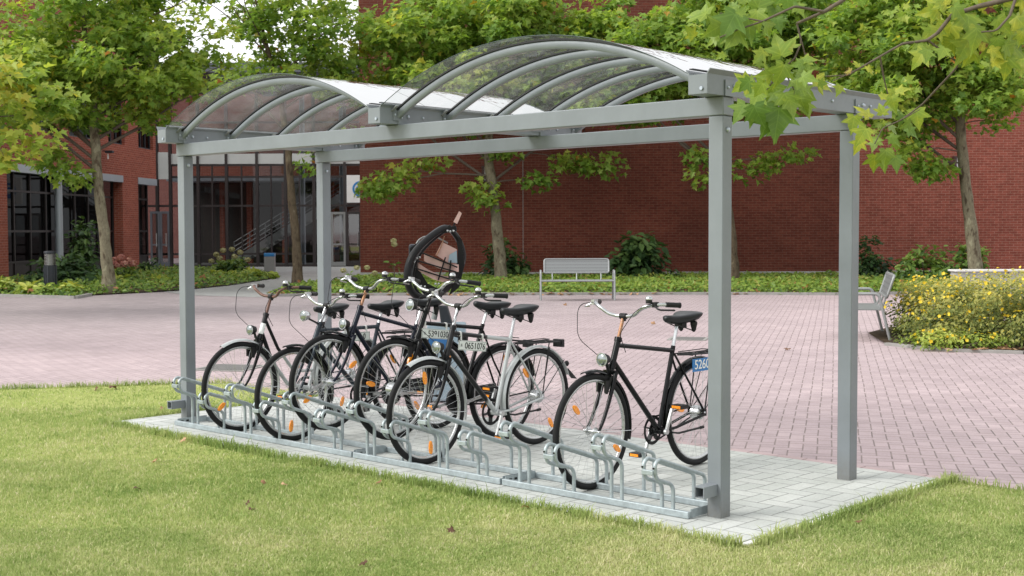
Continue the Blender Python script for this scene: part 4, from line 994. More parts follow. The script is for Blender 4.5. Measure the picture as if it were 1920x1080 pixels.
# ------------------------------------------------------------------ glazed atrium between the brick buildings
DA = 57.0; ga = rot_thing('glass_atrium', 'glazed entrance hall with dark mullions between the two brick buildings', 'building', 0, DA)
X0, X1 = across(262,DA), across(700,DA); AT = 9.0
mu = [across(u, DA) for u in (264,297,322,374,427,484,537,590,648,700)]
f = MB()
for x in mu: f.box((x-.06,-.10,-.05),(x+.06,.10,AT-.4))
for u in (348,400,455,510,563,620): f.box((across(u,DA)-.03,-.05,0),(across(u,DA)+.03,.05,zf_:=height(309,DA)))
f.build('mullion', M['bronze'], ga, 0)
f = MB(); zs = [height(v, DA) for v in (497,475,385,331,309)]+[6.4,7.7]
for z in zs: f.box((X0,-.06,z-.045),(X1,.06,z+.045))
f.build('transom', M['bronze'], ga, 0)
g = MB(); g.add([(X0,0,0),(X1,0,0),(X1,0,AT),(X0,0,AT)], [(0,1,2,3)]); g.build('pane', M['pane'], ga, 0)
zb0, zb1 = height(307,DA), height(288,DA); MB().box((X0,-.075,zb0),(X1,-.065,zb1)).build('spandrel', M['spandrel'], ga, 0)
MB().box((X0,-.15,AT-.4),(X1,8,AT)).build('roof', M['roofgrey'], ga, 0)
MB().box((across(300,DA),-.085,height(335,DA)),(across(320,DA),-.076,height(285,DA))).build('louvre_panel', M['spandrel'], ga, 0)
MB().box((X0,.12,-.06),(X1,9,.01)).build('floor', M['intfloor'], ga, 0)
b = MB(); b.box((X0,9,0),(X1,9.2,AT-.5)); b.build('back_wall', M['brick_left'], ga, 0)
MB().box((X0,4.6,4.0),(X1,9,4.22)).build('gallery_floor', M['lintel'], ga, 0)
b = MB()
for u in (400,452,520,610): b.box((across(u,DA)*1.07-.12,6,0),(across(u,DA)*1.07+.12,6.4,3.99))
b.build('pillar', M['brick_left'], ga, 0)
b = MB(); b.box((across(330,DA)*1.1,6.9,.011),(across(590,DA)*1.1,8.8,3.95)); b.build('inner_room', M['interior'], ga, 0)
b = MB()
for u in (569, 643): b.cyl((across(u,DA)*1.015,.8,0),(across(u,DA)*1.015,.8,8), .12, 16)
b.build('steel_column', M['lintel'], ga)
# staircase inside the hall
def sp(u, v, dd=2.0): return Vector((across(u, DA+dd), dd, height(v, DA+dd)))
st = MB(); p0, p1 = sp(440,490), sp(645,366); dv = p1-p0
for dd in (0, 1.4): st.bar(p0+Vector((0,dd,0)), p1+Vector((0,dd,0)), .08, .34)
so2 = st.build('stair', M['spandrel'], ga, 0)
tr = MB(); n = 17
for k in range(n): q = p0+dv*(k+.5)/n; tr.box((q.x-.16, 2.05, q.z-.03), (q.x+.14, 3.35, q.z+.02))
tr.build('tread', M['kerb'], so2, 0)
rl = MB()
for h in (.3, .5, .7, .92): rl.tube([p0+Vector((0,-.02,h)), p1+Vector((0,-.02,h))], .02, 6); 
for k in range(8): q = p0+dv*k/7; rl.tube([q+Vector((0,-.02,.1)), q+Vector((0,-.02,.95))], .022, 6)
rl.build('railing', M['bench'], so2)
def door(u0, u1, v0, light, name='door', dy=-.11):
    f = MB(); xa, xb, zt = across(u0,DA), across(u1,DA), height(v0,DA)
    f.box((xa,dy,.02),(xa+.09,dy+.05,zt)); f.box((xb-.09,dy,.02),(xb,dy+.05,zt)); f.box((xa+.09,dy,zt-.1),(xb-.09,dy+.05,zt)); f.box((xa+.09,dy,.02),(xb-.09,dy+.05,.2)); f.box((xa+.09,dy,.95),(xb-.09,dy+.05,1.02))
    o = f.build(name, light, ga, 0); g = MB(); g.add([(xa+.09,dy+.02,.2),(xb-.09,dy+.02,.2),(xb-.09,dy+.02,zt-.1),(xa+.09,dy+.02,zt-.1)], [(0,1,2,3)]); g.build('pane', M['pane_door'], o, 0)
    MB().tube([(xb-.14,dy-.05,.9),(xb-.14,dy-.05,1.5)], .02, 6).build('handle', M['bench'], o)
door(284,302,395,M['roofgrey']); door(302.5,320,395,M['roofgrey']); door(622,649,397,M['bench']); door(651,678,397,M['bronze'])
sg = thing('sign', 'white square sign with blue ring logo beside the brick corner', 'sign', W(across(666,DA-.3), DA-.35, height(380,DA)), YAW)
sw, shh = (690-652)/FPX*DA, (380-329)/FPX*DA
MB().box((-(666-652)/FPX*DA,-.05,0),((690-666)/FPX*DA,.05,shh)).build('panel', M['white'], sg, 0)
lg = MB(); lg.ring(((677-666)/FPX*DA,-.056,shh*.50), .30, .045, 'y', 40, 6, .08); lg.ring(((677-666)/FPX*DA,-.056,shh*.47), .16, .040, 'y', 32, 6, .08); lg.build('logo', M['skyblue'], sg, 1.0)
# distant building above the hall
fb = rot_thing('rear_building', 'distant pale brick building with dark roof rising behind the glazed hall', 'building', across(480,76), 76.0)
MB().box((-14,0,0),(7.5,8,10.6)).build('wall', M['brick_far'], fb, 0); MB().box((-3,-.4,10.602),(8,8,11.5)).build('roof', M['roofgrey'], fb, 0)
f = MB()
for x in (-10,-6.5,-3,.5,4): f.box((x,-.05,8.6),(x+1.6,-.003,10.2))
f.build('window', M['anthra'], fb, 0)

# ------------------------------------------------------------------ street furniture
bo = thing('bollard_light', 'dark grey bollard light with clear ribbed top in the left flower bed', 'bollard', W(across(94,33), 33), YAW)
MB().lathe([(.150,0),(.150,.70)], 12).build('body', M['anthra'], bo, .3)
b = MB()
for k in range(12): a = 2*pi*k/12; b.tube([(.150*cos(a),.150*sin(a),.02),(.150*cos(a),.150*sin(a),.69)], .018, 6)
b.build('fluting', M['anthra'], bo); MB().lathe([(.135,.701),(.135,1.0)], 20).build('lens', M['clear'], bo)
b = MB()
for k in range(8): b.ring((0,0,.72+k*.037), .140, .006, 'z', 24, 5)
b.build('lamp_grille', M['bin'], bo); MB().lathe([(.06,.701),(.06,.98)], 12).build('lamp', M['conc_lt'], bo); MB().lathe([(.155,1.0),(.160,1.03),(.150,1.06),(.02,1.07)], 20).build('cap', M['anthra'], bo)
bi = thing('litter_bin', 'grey litter bin with blue liner before the glazed hall', 'bin', W(across(506,48), 48), YAW)
MB().box((-.19,-.16,.06),(.19,.16,.62)).build('body', M['bin'], bi, 0, bevel=.015); MB().box((-.195,-.165,.622),(.195,.165,.75)).build('liner', M['skyblue'], bi, 0, bevel=.02); MB().cyl((0,0,0),(0,0,.06), .05, 10).build('foot', M['anthra'], bi)
lw = rot_thing('low_wall', 'low grey concrete wall with a pale coping behind the yellow bush', 'wall', across(1795,30), 30.0)
MB().box((0,0,-.05),(7,.45,.56)).build('panel', M['conc'], lw, 0); MB().box((-.05,-.06,.562),(7.05,.5,.605)).build('coping', M['conc_lt'], lw, 0, bevel=.008)
b = MB()
for x in (1.2, 2.4, 3.6, 4.8): b.box((x-.008,-.003,0),(x+.008,-.0005,.55))
b.build('joint', M['dark_hole'], lw, 0)
for (u, v, sx_, sy_, lab) in ((1290,634,.55,.55,'dark square drain cover in the pavement between the shelter posts'), (430,688,.65,.65,'dark grey drain cover in the pavement behind the far left bicycle')):
    p = ground(u, v); dc = thing('drain_cover', lab, 'drain cover', (p.x, p.y, -.012), AD, 'drain covers in the pavement')
    MB().box((-sx_/2,-sy_/2,0),(sx_/2,sy_/2,.008)).build('frame', M['kerb'], dc, 0); MB().box((-sx_/2+.05,-sy_/2+.05,.004),(sx_/2-.05,sy_/2-.05,.012)).build('lid', paint('drain_lid', (.12,.115,.11), .8, 0, .2, 12), dc, 0)

# ------------------------------------------------------------------ trees
def unit(n): v = rng.normal(size=(n, 3)); return v/np.linalg.norm(v, axis=1, keepdims=True)
def make_tree(label, a, d, trunk, crown, n_clump, per, leaf, seed, bark='bark', tint_shift=0.0, extra=(), clump=(.75,.75,.34), keep=None, mat='leaf', bias=.5):
    """trunk: [(da, dd, z, r)...] up to the fork and beyond as the leader; crown: list of (da, dd, z, ra, rd, rz) ellipsoids"""
    global rng
    rng = np.random.default_rng(seed); rd = random.Random(seed)
    base = W(a, d); t = thing('plane_tree', label, 'tree', base, YAW, 'plane trees around the square')
    tk = MB(); tp = [Vector((x, y, z)) for x, y, z, r in trunk]; tr = [r for *_, r in trunk]
    # smooth the trunk
    sp_, sr_ = [], []
    for i in range(len(tp)-1):
        for k in range(5):
            f = k/5; sp_.append(tp[i].lerp(tp[i+1], f)+Vector((rd.uniform(-1,1), rd.uniform(-1,1), 0))*tr[i]*.10); sr_.append((tr[i]*(1-f)+tr[i+1]*f)*rd.uniform(.95,1.06))
    sp_.append(tp[-1]); sr_.append(tr[-1]); sr_[0] *= 1.3; sr_[1] *= 1.08; sp_[0].z = -.1
    tk.tube(sp_, sr_, 14)
    tk.build('trunk', M[bark], t, 1.2)
    cl = []
    tot = sum(c[3]*c[4]*c[5] for c in crown)
    for c in crown:
        n = max(1, int(n_clump*c[3]*c[4]*c[5]/tot))
        u = unit(n)*(rng.random((n, 1))**(1/2.3)); cl.append(u*np.array(c[3:6])+np.array(c[0:3]))
    cl = np.vstack(cl+([np.array([e[:3] for e in extra], float)] if extra else []))
    if keep is not None: cl = cl[np.array([keep(*p) for p in cl])]
    # limbs: leader points first, then primaries to outlying clumps, then twigs from every clump to the nearest wood
    lm0 = [(p, r) for p, r in zip(sp_, sr_) if p.z > 2.0]
    wood = [(p, r) for p, r in zip(sp_, sr_) if p.z > trunk[-1][2]*.33 and p.z > 2.3]
    lm = MB(); order = list(np.argsort(-np.linalg.norm(cl[:, :2]-cl[:, :2].mean(0), axis=1))); prim = order[:9]
    leader = list(wood); lm.tube([p for p, r in lm0], [r*.6 for p, r in lm0], 6)
    for i in prim:
        e = Vector(cl[i]); hz = hypot(e.x, e.y); want = max(2.4, e.z-hz*.65)
        s, r = min(leader, key=lambda w_: abs(w_[0].z-want)); r0 = max(.014, min(r*.42, .045))
        m1 = s.lerp(e, .35)+Vector((rd.uniform(-.2,.2), rd.uniform(-.2,.2), hz*.05)); m2 = s.lerp(e, .7)+Vector((rd.uniform(-.25,.25), rd.uniform(-.25,.25), hz*.08))
        ps = fillet([s, m1, m2, e], .8, 4); n = len(ps); rs = [r0*(1-k/(n-1))+.010*k/(n-1) for k in range(n)]
        lm.tube(ps, rs, 7); wood += list(zip(ps, rs))[1:]
    for i in range(len(cl)):
        if i in prim: continue
        e = Vector(cl[i]); s, r = min(wood, key=lambda w_: (w_[0]-e).length+ (1.2 if w_[0].z > e.z+.3 else 0)); L = (e-s).length
        m = s.lerp(e, .5)+Vector((rd.uniform(-.15,.15), rd.uniform(-.15,.15), .06*L)); r0 = min(r*.7, .008+.009*L)
        lm.tube([s, s.lerp(m,.5)+Vector((0,0,.01)), m, e], [r0, r0*.85, r0*.7, .005], 5)
        if L > .6: wood.append((m, r0*.7))
    lm.build('branches', M['twig'], t, 1.2)
    P, T, Nn, Sz, Ti = [], [], [], [], []
    ccen = cl.mean(0); crad = np.abs(cl-ccen).max(0)+.01
    for c in cl:
        n = int(per*rng.uniform(.6, 1.35)); u = unit(n)*(rng.random((n, 1))**.45); sc = rng.uniform(.75, 1.25)
        p = c+u*np.array(clump)*sc; out = (p-c); out[:, 2] -= .28; out += rng.normal(size=(n, 3))*.35
        nn = np.tile([0,0,1.0], (n, 1))+rng.normal(size=(n, 3))*.50+np.array([0,-.35,0])
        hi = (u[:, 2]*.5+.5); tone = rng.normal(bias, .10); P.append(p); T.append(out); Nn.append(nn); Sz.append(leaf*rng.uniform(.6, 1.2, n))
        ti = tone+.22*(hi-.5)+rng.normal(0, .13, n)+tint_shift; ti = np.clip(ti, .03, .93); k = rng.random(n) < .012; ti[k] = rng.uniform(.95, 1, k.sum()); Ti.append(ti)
    P, T, Nn, Sz, Ti = map(np.concatenate, (P, T, Nn, Sz, Ti)); g = P[:, 2] > 1.6; P, T, Nn, Sz, Ti = P[g], T[g], Nn[g], Sz[g], Ti[g]
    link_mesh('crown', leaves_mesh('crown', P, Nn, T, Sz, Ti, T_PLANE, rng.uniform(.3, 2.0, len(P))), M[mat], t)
    return t
def px(u, d, u0): return across(u, d)-across(u0, d)      # offset across from the trunk foot
d = 32.9
make_tree('plane tree with pale leaning trunk in the left flower bed', across(205,d), d,
    [(0,0,0,.17),(px(198,d,205),0,1.3,.135),(px(188,d,205),0,2.6,.125),(px(182,d,205),0,3.9,.12),(px(176,d,205),.1,5.4,.09),(px(160,d,205),.2,7,.055),(px(165,d,205),.2,8.6,.03)],
    [(px(150,d,205),0,5.9,3.0,2.4,1.9),(px(80,d,205),-.6,4.9,2.0,1.8,1.25),(px(330,d,205),.3,5.7,1.7,1.6,1.3),(px(220,d,205),0,7.5,2.8,2.2,1.3)], 165, 92, .18, 21, 'bark',
    extra=[(px(120,d,205),-.4,3.25,0),(px(145,d,205),-.3,2.95,0),(px(100,d,205),-.2,3.45,0),(px(300,d,205),.2,4.3,0),(px(265,d,205),.1,4.6,0)], clump=(.60,.60,.34))
d = 37.6
make_tree('slender plane tree with dark trunk standing by the path to the glazed hall', across(558,d), d,
    [(0,0,0,.15),(px(556,d,558),0,1.2,.125),(px(548,d,558),0,2.6,.11),(px(543,d,558),0,3.9,.10),(px(530,d,558),0,5.4,.08),(px(505,d,558),0,7,.05),(px(480,d,558),0,8.6,.03)],
    [(px(540,d,558),0,8.2,2.9,2.0,1.5),(px(450,d,558),.2,6.6,1.3,1.2,1.0),(px(620,d,558),0,6.7,1.7,1.4,1.3),(px(560,d,558),0,6.3,2.0,1.4,.7)], 86, 60, .185, 33, 'bark_dark',
    extra=[(px(600,d,558),-.2,3.85,0),(px(620,d,558),.1,4.1,0),(px(580,d,558),.1,3.5,0),(px(660,d,558),.1,4.4,0)], clump=(.58,.58,.34))
d = 38.3
make_tree('plane tree with pale mottled trunk between the framed pod and the front bench', across(941,d), d,
    [(0,0,0,.20),(px(934,d,941),0,1.4,.165),(px(924,d,941),0,2.8,.15),(px(916,d,941),0,3.8,.14),(px(920,d,941),0,5.2,.11),(px(925,d,941),0,7,.07),(px(915,d,941),0,8.6,.04)],
    [(px(900,d,941),0,6.6,3.6,2.6,2.2),(px(760,d,941),0,6.3,1.7,1.5,2.0),(px(1060,d,941),-.2,5.4,2.3,1.8,1.3),(px(1000,d,941),.2,7.6,3.0,2.2,1.3)], 245, 98, .19, 45, 'bark',
    extra=[(px(730,d,941),-.3,2.95,0),(px(760,d,941),-.3,3.25,0),(px(800,d,941),-.2,3.6,0),(px(705,d,941),-.2,2.75,0),(px(1100,d,941),-.3,3.45,0),(px(1060,d,941),-.3,3.6,0),(px(1130,d,941),-.3,3.5,0),(px(1010,d,941),-.3,3.0,0),(px(905,d,941),-.35,2.75,0),(px(912,d,941),-.35,2.4,0),(px(940,d,941),-.3,3.9,0)], clump=(.64,.64,.36))
d = 37.5
make_tree('plane tree half hidden behind the near front shelter post', across(1377,d), d,
    [(0,0,0,.17),(px(1372,d,1377),0,1.4,.13),(px(1360,d,1377),0,2.8,.12),(px(1352,d,1377),0,4.0,.11),(px(1340,d,1377),0,5.6,.09),(px(1340,d,1377),0,8.2,.04)],
    [(px(1330,d,1377),0,6.8,3.3,2.4,2.1),(px(1210,d,1377),0,6.4,1.7,1.5,1.8),(px(1460,d,1377),0,6.3,1.9,1.6,1.8),(px(1400,d,1377),.2,7.8,3.0,2.0,1.2)], 215, 98, .19, 57, 'bark_dark', -.06,
    extra=[(px(1440,d,1377),-.3,3.55,0),(px(1400,d,1377),-.3,3.3,0),(px(1490,d,1377),-.3,3.75,0),(px(1310,d,1377),-.3,3.7,0),(px(1320,d,1377),-.3,3.1,0)], clump=(.64,.64,.36))
d = 34.0
make_tree('plane tree with pale trunk rising behind the low wall on the right', across(1832,d), d,
    [(0,0,0,.20),(px(1826,d,1832),0,1.0,.175),(px(1812,d,1832),0,2.4,.15),(px(1800,d,1832),0,3.9,.135),(px(1795,d,1832),0,5.0,.10),(px(1790,d,1832),0,6.6,.06),(px(1785,d,1832),0,8,.035)],
    [(px(1740,d,1832),0,5.4,2.7,2.2,1.5),(px(1640,d,1832),.2,6.2,1.6,1.5,1.7),(px(1880,d,1832),.2,5.9,1.7,1.6,1.3),(px(1770,d,1832),.2,7.4,2.8,2,1.3)], 185, 98, .185, 69, 'bark',
    extra=[(px(1690,d,1832),-.3,3.6,0),(px(1720,d,1832),-.4,3.25,0),(px(1745,d,1832),-.3,3.1,0),(px(1700,d,1832),-.2,4.0,0),(px(1660,d,1832),-.2,4.3,0)], clump=(.62,.62,.36), keep=lambda x,y,z: not (z < 4.3 and x > px(1770,34,1832)))
d = 24.0
make_tree('plane tree whose yellowing leafy limb reaches in at the far left edge', across(-330,d), d,
    [(0,0,0,.2),(.2,0,2.2,.17),(.35,0,3.6,.15),(.5,0,5.2,.10),(.6,0,6.6,.05)],
    [(px(10,d,-330),0,4.3,1.05,1.0,.85),(px(-200,d,-330),0,5.3,1.8,1.6,1.4),(px(60,d,-330),0,3.9,.7,.6,.5)], 50, 75, .185, 81, 'bark_dark', .14,
    extra=[(px(20,d,-330),-.2,2.95,0),(px(-10,d,-330),0,2.9,0),(px(70,d,-330),0,3.3,0)], clump=(.5,.5,.24))
# background trees beyond the brick wall's left end and the hall close the gap of sky low down
# ------------------------------------------------------------------ near branch at the upper right
rng = np.random.default_rng(5); rd = random.Random(5)
ft = thing('plane_tree', 'near plane tree whose yellow-green branches hang over the shelter corner at upper right', 'tree', W(3.9, 6.4), YAW, 'plane trees around the square')
org = W(3.9, 6.4)
def loc(u, v, d_): p = at(u, v, d_)-org; return Vector((p.dot(Rh), p.dot(Fh), p.z+org.z))
MB().tube([(0,0,-.1),(0,0,.3),(.03,0,1.6),(.0,.05,2.8),(.1,.1,4.2),(.2,.1,6)], [.2,.16,.13,.12,.09,.05], 14).build('trunk', M['bark'], ft, 1.2)
br = MB(); br2 = MB()
def twig(uvd, r0, r1, br=br):
    ps = [p if isinstance(p, Vector) else loc(*p) for p in uvd]; n = len(ps); full = fillet(ps, .05, 3); m = len(full); br.tube(full, [r0+(r1-r0)*k/(m-1) for k in range(m)], 7)
twig([Vector((0,.05,2.75)), (2120,-60,6.4), (1905,-5,6.5), (1835,12,6.5), (1785,28,6.5), (1758,62,6.5), (1738,76,6.5), (1692,82,6.5), (1650,106,6.5), (1612,128,6.5), (1590,141,6.5), (1548,143,6.5)], .017, .003)
twig([(1650,106,6.5),(1658,150,6.55),(1666,182,6.6)], .005, .003); twig([(1905,-5,6.5),(1893,30,6.4),(1868,58,6.4),(1840,60,6.4)], .008, .004); twig([(1612,128,6.5),(1562,152,6.5)], .004, .003)
twig([Vector((.05,.08,3.4)), (1900,-220,6.0), (1640,-70,6.1), (1581,0,6.15), (1545,22,6.15), (1494,44,6.2)], .018, .007, br2)
twig([(1494,44,6.2),(1503,78,6.2),(1490,110,6.2),(1468,128,6.2),(1440,138,6.2)], .005, .003, br2); twig([(1503,78,6.2),(1514,120,6.2)], .004, .003, br2)
twig([(1545,22,6.15),(1490,12,6.1),(1430,40,6.1),(1385,55,6.1),(1350,70,6.1)], .007, .003, br2); twig([(1430,40,6.1),(1350,25,6.1)], .004, .003, br2)
twig([(1468,128,6.2),(1440,165,6.2),(1420,190,6.2)], .004, .002, br2); twig([(1468,128,6.2),(1490,170,6.2),(1480,205,6.2)], .004, .002, br2)
twig([(1740,76,6.5),(1800,120,6.6),(1730,195,6.9),(1690,225,7.0),(1655,240,7.0),(1640,270,7.0)], .006, .003); twig([(1690,225,7.0),(1725,205,6.9)], .004, .002)
br.build('branch', M['twig'], ft, 1.2); br2.build('branch', M['twig'], ft, 1.2)
LP = []
def lf(u, v, d_, s, du, dv, tint, flat=.9): LP.append((loc(u, v, d_), s, du, dv, tint, flat))
# (u, v, size, heading in the picture, tint)
for u, v, s, du, dv, ti in (
    (1405,150,.12,-1,.4,.72),(1452,160,.17,-.2,1,.55),(1425,175,.16,-.6,.8,.6),(1398,195,.15,-.5,.9,.55),(1412,205,.17,-.3,1,.5),(1440,190,.19,.1,1,.58),(1470,175,.19,.2,1,.62),(1460,200,.18,0,1,.45),(1486,165,.16,.6,.8,.6),(1500,180,.17,.4,1,.66),(1510,190,.15,.3,1,.7),(1480,205,.16,-.1,1,.4),(1445,215,.13,-.3,1,.18),(1525,150,.14,1,.5,.9),(1495,135,.15,.5,.5,.62),(1470,120,.15,-.3,.6,.68),(1465,105,.14,-.2,-1,.7),(1475,95,.14,.1,-1,.75),(1450,140,.15,-1,.1,.7),(1505,115,.12,.9,.2,.78),(1435,150,.13,-.9,.5,.7),(1515,145,.06,.5,.4,.99),(1522,133,.07,.2,.5,1.0),(1490,150,.16,.2,1,.6),(1508,128,.11,.9,-.2,.66),
    (1340,22,.16,-1,.1,.62),(1355,45,.15,-.8,.5,.7),(1325,28,.15,-.7,-.5,.72),(1380,25,.17,-.3,.7,.48),(1400,30,.18,.1,1,.5),(1385,55,.16,-.5,.8,.66),(1420,15,.17,.3,-.8,.6),(1435,40,.15,.4,1,.6),(1455,10,.16,-.3,.8,.55),(1470,5,.16,.6,-.4,.5),(1370,65,.12,-.8,.6,.74),(1345,70,.10,-.9,.3,.8),(1400,5,.16,-.3,-1,.6),(1440,-10,.18,.2,.9,.58),(1490,8,.14,.3,.7,.62),(1475,-15,.17,0,1,.5),
    (1760,20,.17,-1,.1,.84),(1785,45,.18,-.4,.8,.8),(1775,10,.17,-.7,-.6,.86),(1810,25,.19,.1,1,.78),(1830,50,.19,.2,1,.72),(1850,60,.20,-.2,1,.74),(1870,35,.18,.6,.8,.8),(1890,60,.19,.4,1,.72),(1905,30,.19,.6,.6,.82),(1900,85,.19,.2,1,.74),(1865,85,.17,-.1,1,.7),(1815,75,.17,-.4,1,.76),(1790,75,.16,-.8,.7,.84),(1772,90,.13,-.6,.9,.74),(1840,20,.17,.2,-1,.86),(1880,5,.18,.4,-.7,.84),(1915,110,.17,.1,1,.80),(1860,118,.13,.9,.2,.90),(1912,-5,.18,.6,.4,.86),(1800,0,.16,-.4,-.9,.84),(1750,55,.14,-.8,.8,.78),(1845,80,.08,-.3,.6,.97),(1848,15,.09,.6,.2,.97),(1825,95,.15,-.3,1,.8),(1890,105,.15,0,1,.72),(1918,60,.17,.5,1,.8),(1735,95,.13,-.6,1,.8),
    (1608,125,.07,-.3,-1,.86),(1596,133,.06,-.7,-.2,.98),(1625,130,.08,1,.1,.93),(1575,160,.09,-.4,.6,.86),(1680,172,.11,1,-.1,.9),(1672,180,.10,.2,.9,.84),(1700,150,.07,.6,-.4,.7),
    (1625,240,.15,-.5,.9,.86),(1615,262,.16,-.5,1,.92),(1645,262,.15,.1,1,.66),(1660,280,.15,.3,1,.62),(1640,290,.15,0,1,.7),(1668,255,.14,.6,.7,.6),(1630,220,.13,-.5,-.4,.86),(1665,232,.13,.6,.4,.66),(1655,300,.12,.2,1,.64),(1690,215,.10,-.3,.9,.4),(1718,205,.13,.3,1,.80),(1708,230,.11,-.9,.5,.55),(1655,215,.11,-.2,-1,.7)):
    dd = 6.2 if u < 1560 and v < 260 else (6.5 if v < 200 else 7.0)
    lf(u, v, dd+rd.uniform(-.12,.12), s*rd.uniform(.95,1.15), du, dv, min(1, ti+rd.uniform(-.05,.05) if ti < .95 else ti))
for l in list(LP):
    if l[1] > .11 and rd.random() < .75:
        o_ = Vector((rd.uniform(-.14,.14), rd.uniform(-.15,.15), rd.uniform(-.10,.12))); LP.append((l[0]+o_, l[1]*rd.uniform(.55,.85), l[2]+rd.uniform(-.6,.6), l[3]+rd.uniform(-.5,.4), min(.93, l[4]+rd.uniform(-.15,.1)), .9))
P = np.array([tuple(l[0]) for l in LP]); T = np.array([(l[2]+rd.uniform(-.15,.15), rd.uniform(-.5,.5), -l[3]) for l in LP]); Nn = np.array([(rd.uniform(-.6,.6), -1+rd.uniform(-.2,.5), rd.uniform(-.2,.8)) for l in LP])
Sz = np.array([l[1]*rd.uniform(.50,.82) for l in LP]); Ti = np.array([l[4]-(.07 if .75 < l[4] < .95 else 0) for l in LP])
# more leaves on the limb outside the frame keep the tree whole from other places
n = 260; u = unit(n)*(rng.random((n,1))**.4); extraP = u*np.array([1.5,1.3,.9])+np.array([.1,.3,4.9])
P = np.vstack([P, extraP]); T = np.vstack([T, u+np.array([0,0,-.5])]); Nn = np.vstack([Nn, np.tile([0,-.3,1.],(n,1))+rng.normal(size=(n,3))*.5]); Sz = np.concatenate([Sz, rng.uniform(.12,.19,n)]); Ti = np.concatenate([Ti, rng.uniform(.4,.85,n)])
link_mesh('crown', leaves_mesh('crown', P, Nn, T, Sz, Ti, T_NEAR, rng.uniform(.4, 1.7, len(P))), M['leaf_fore'], ft)

# ------------------------------------------------------------------ shrubs and ground cover
def make_shrub(name, label, cat, a, d, ra, rd_, h, n, leaf, mat, tmpl, seed, group=None, flowers=None, lean=0, clump=.3, z0=.05, nst=7, n_clump=None, boxy=1.0):
    rg = np.random.default_rng(seed); t = thing(name, label, cat, W(a, d), YAW, group)
    k = n_clump or max(10, n//35); u = rg.normal(size=(k,3)); u /= np.linalg.norm(u, axis=1, keepdims=True); u[:, 2] = np.abs(u[:, 2])*1.0-.12
    if boxy != 1.0: u = np.sign(u)*np.abs(u)**boxy
    c = u*(rg.random((k,1))**.33)*np.array([ra-clump*.5, rd_-clump*.5, h-clump*.5]); c[:, 2] = np.clip(c[:, 2], z0+clump*.3, None)
    idx = rg.integers(0, k, n); v = rg.normal(size=(n,3)); v /= np.linalg.norm(v, axis=1, keepdims=True); v *= rg.random((n,1))**.4
    P = c[idx]+v*np.array([clump,clump,clump*.75]); g = P[:, 2] > .01; P, v, idx = P[g], v[g], idx[g]; n = len(P)
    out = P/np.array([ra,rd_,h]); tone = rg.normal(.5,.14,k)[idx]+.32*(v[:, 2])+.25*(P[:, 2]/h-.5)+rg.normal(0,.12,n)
    nn = np.tile([0,-.2,.9],(n,1))+rg.normal(size=(n,3))*.55+out*.5; tt = out+np.array([0,0,-.3])+rg.normal(size=(n,3))*.6
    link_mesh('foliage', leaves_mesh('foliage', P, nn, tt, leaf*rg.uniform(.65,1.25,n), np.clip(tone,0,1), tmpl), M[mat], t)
    s = MB()
    for i in range(nst):
        q = c[i % k]; s.tube([(q[0]*.15,q[1]*.15,-.02),(q[0]*.5,q[1]*.5,q[2]*.55),tuple(q)], [.014,.010,.005], 5)
    s.build('stem', M['twig'], t, 1.0)
    if flowers:
        fm, fn, fs, tm, ztop = flowers; u = rg.normal(size=(fn*3,3)); u /= np.linalg.norm(u, axis=1, keepdims=True); u = u[(u[:, 2] > -.1) & (u[:, 1] < .6)][:fn]
        fn = len(u); j = rg.integers(0, k, fn); P = c[j]*1.02+u*np.array([clump,clump,clump*.8])*1.02; g = P[:, 2] > ztop*h; P = P[g]; u = u[g]
        link_mesh('flowers', leaves_mesh('flowers', P, u+rg.normal(size=u.shape)*.3, rg.normal(size=u.shape), fs*rg.uniform(.75,1.2,len(P)), rg.random(len(P)), tm), M[fm], t)
    return t
def flower_heads(t, pts, r, mat, seed):
    rg = np.random.default_rng(seed); P, N_ = [], []
    for p in pts:
        u = rg.normal(size=(60,3)); u /= np.linalg.norm(u, axis=1, keepdims=True); P.append(np.array(p)+u*r*np.array([1,1,.75])); N_.append(u)
    P, N_ = np.vstack(P), np.vstack(N_); link_mesh('flower_head', leaves_mesh('flower_head', P, N_, rg.normal(size=N_.shape), np.full(len(P), r*.7), rg.random(len(P)), T_FLOWER), M[mat], t)
t = make_shrub('yellow_bush', 'broad potentilla bush covered in small yellow flowers at the right edge', 'bush', 7.45, 17.9, 2.25, 1.70, 1.10, 44000, .050, 'pot_leaf', T_OVAL, 3, flowers=('yellow', 1700, .048, T_FLOWER, .30), clump=.24, n_clump=480, nst=40, boxy=.62)
t = make_shrub('flowering_shrub', 'low pale green flowering sprawl at the front foot of the yellow bush', 'shrub', 5.75, 16.55, .75, .42, .30, 1400, .05, 'leaf_lime', T_OVAL, 4, flowers=('yellow', 40, .045, T_FLOWER, .1), clump=.16)
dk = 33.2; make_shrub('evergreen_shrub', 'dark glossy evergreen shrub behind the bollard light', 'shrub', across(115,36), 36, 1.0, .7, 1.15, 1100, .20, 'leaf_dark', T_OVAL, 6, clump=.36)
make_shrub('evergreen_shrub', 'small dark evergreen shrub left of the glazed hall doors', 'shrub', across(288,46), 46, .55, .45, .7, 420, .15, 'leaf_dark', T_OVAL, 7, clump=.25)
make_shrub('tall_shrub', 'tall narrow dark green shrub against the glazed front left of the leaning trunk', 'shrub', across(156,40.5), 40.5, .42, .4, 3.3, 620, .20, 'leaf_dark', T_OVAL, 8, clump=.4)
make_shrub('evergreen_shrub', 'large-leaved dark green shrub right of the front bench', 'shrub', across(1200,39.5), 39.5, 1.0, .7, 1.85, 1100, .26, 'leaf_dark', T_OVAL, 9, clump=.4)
make_shrub('evergreen_shrub', 'dark shrub half hidden behind the centre trunk', 'shrub', across(948,40), 40, .8, .6, 1.5, 560, .22, 'leaf_dark', T_OVAL, 10, clump=.34)
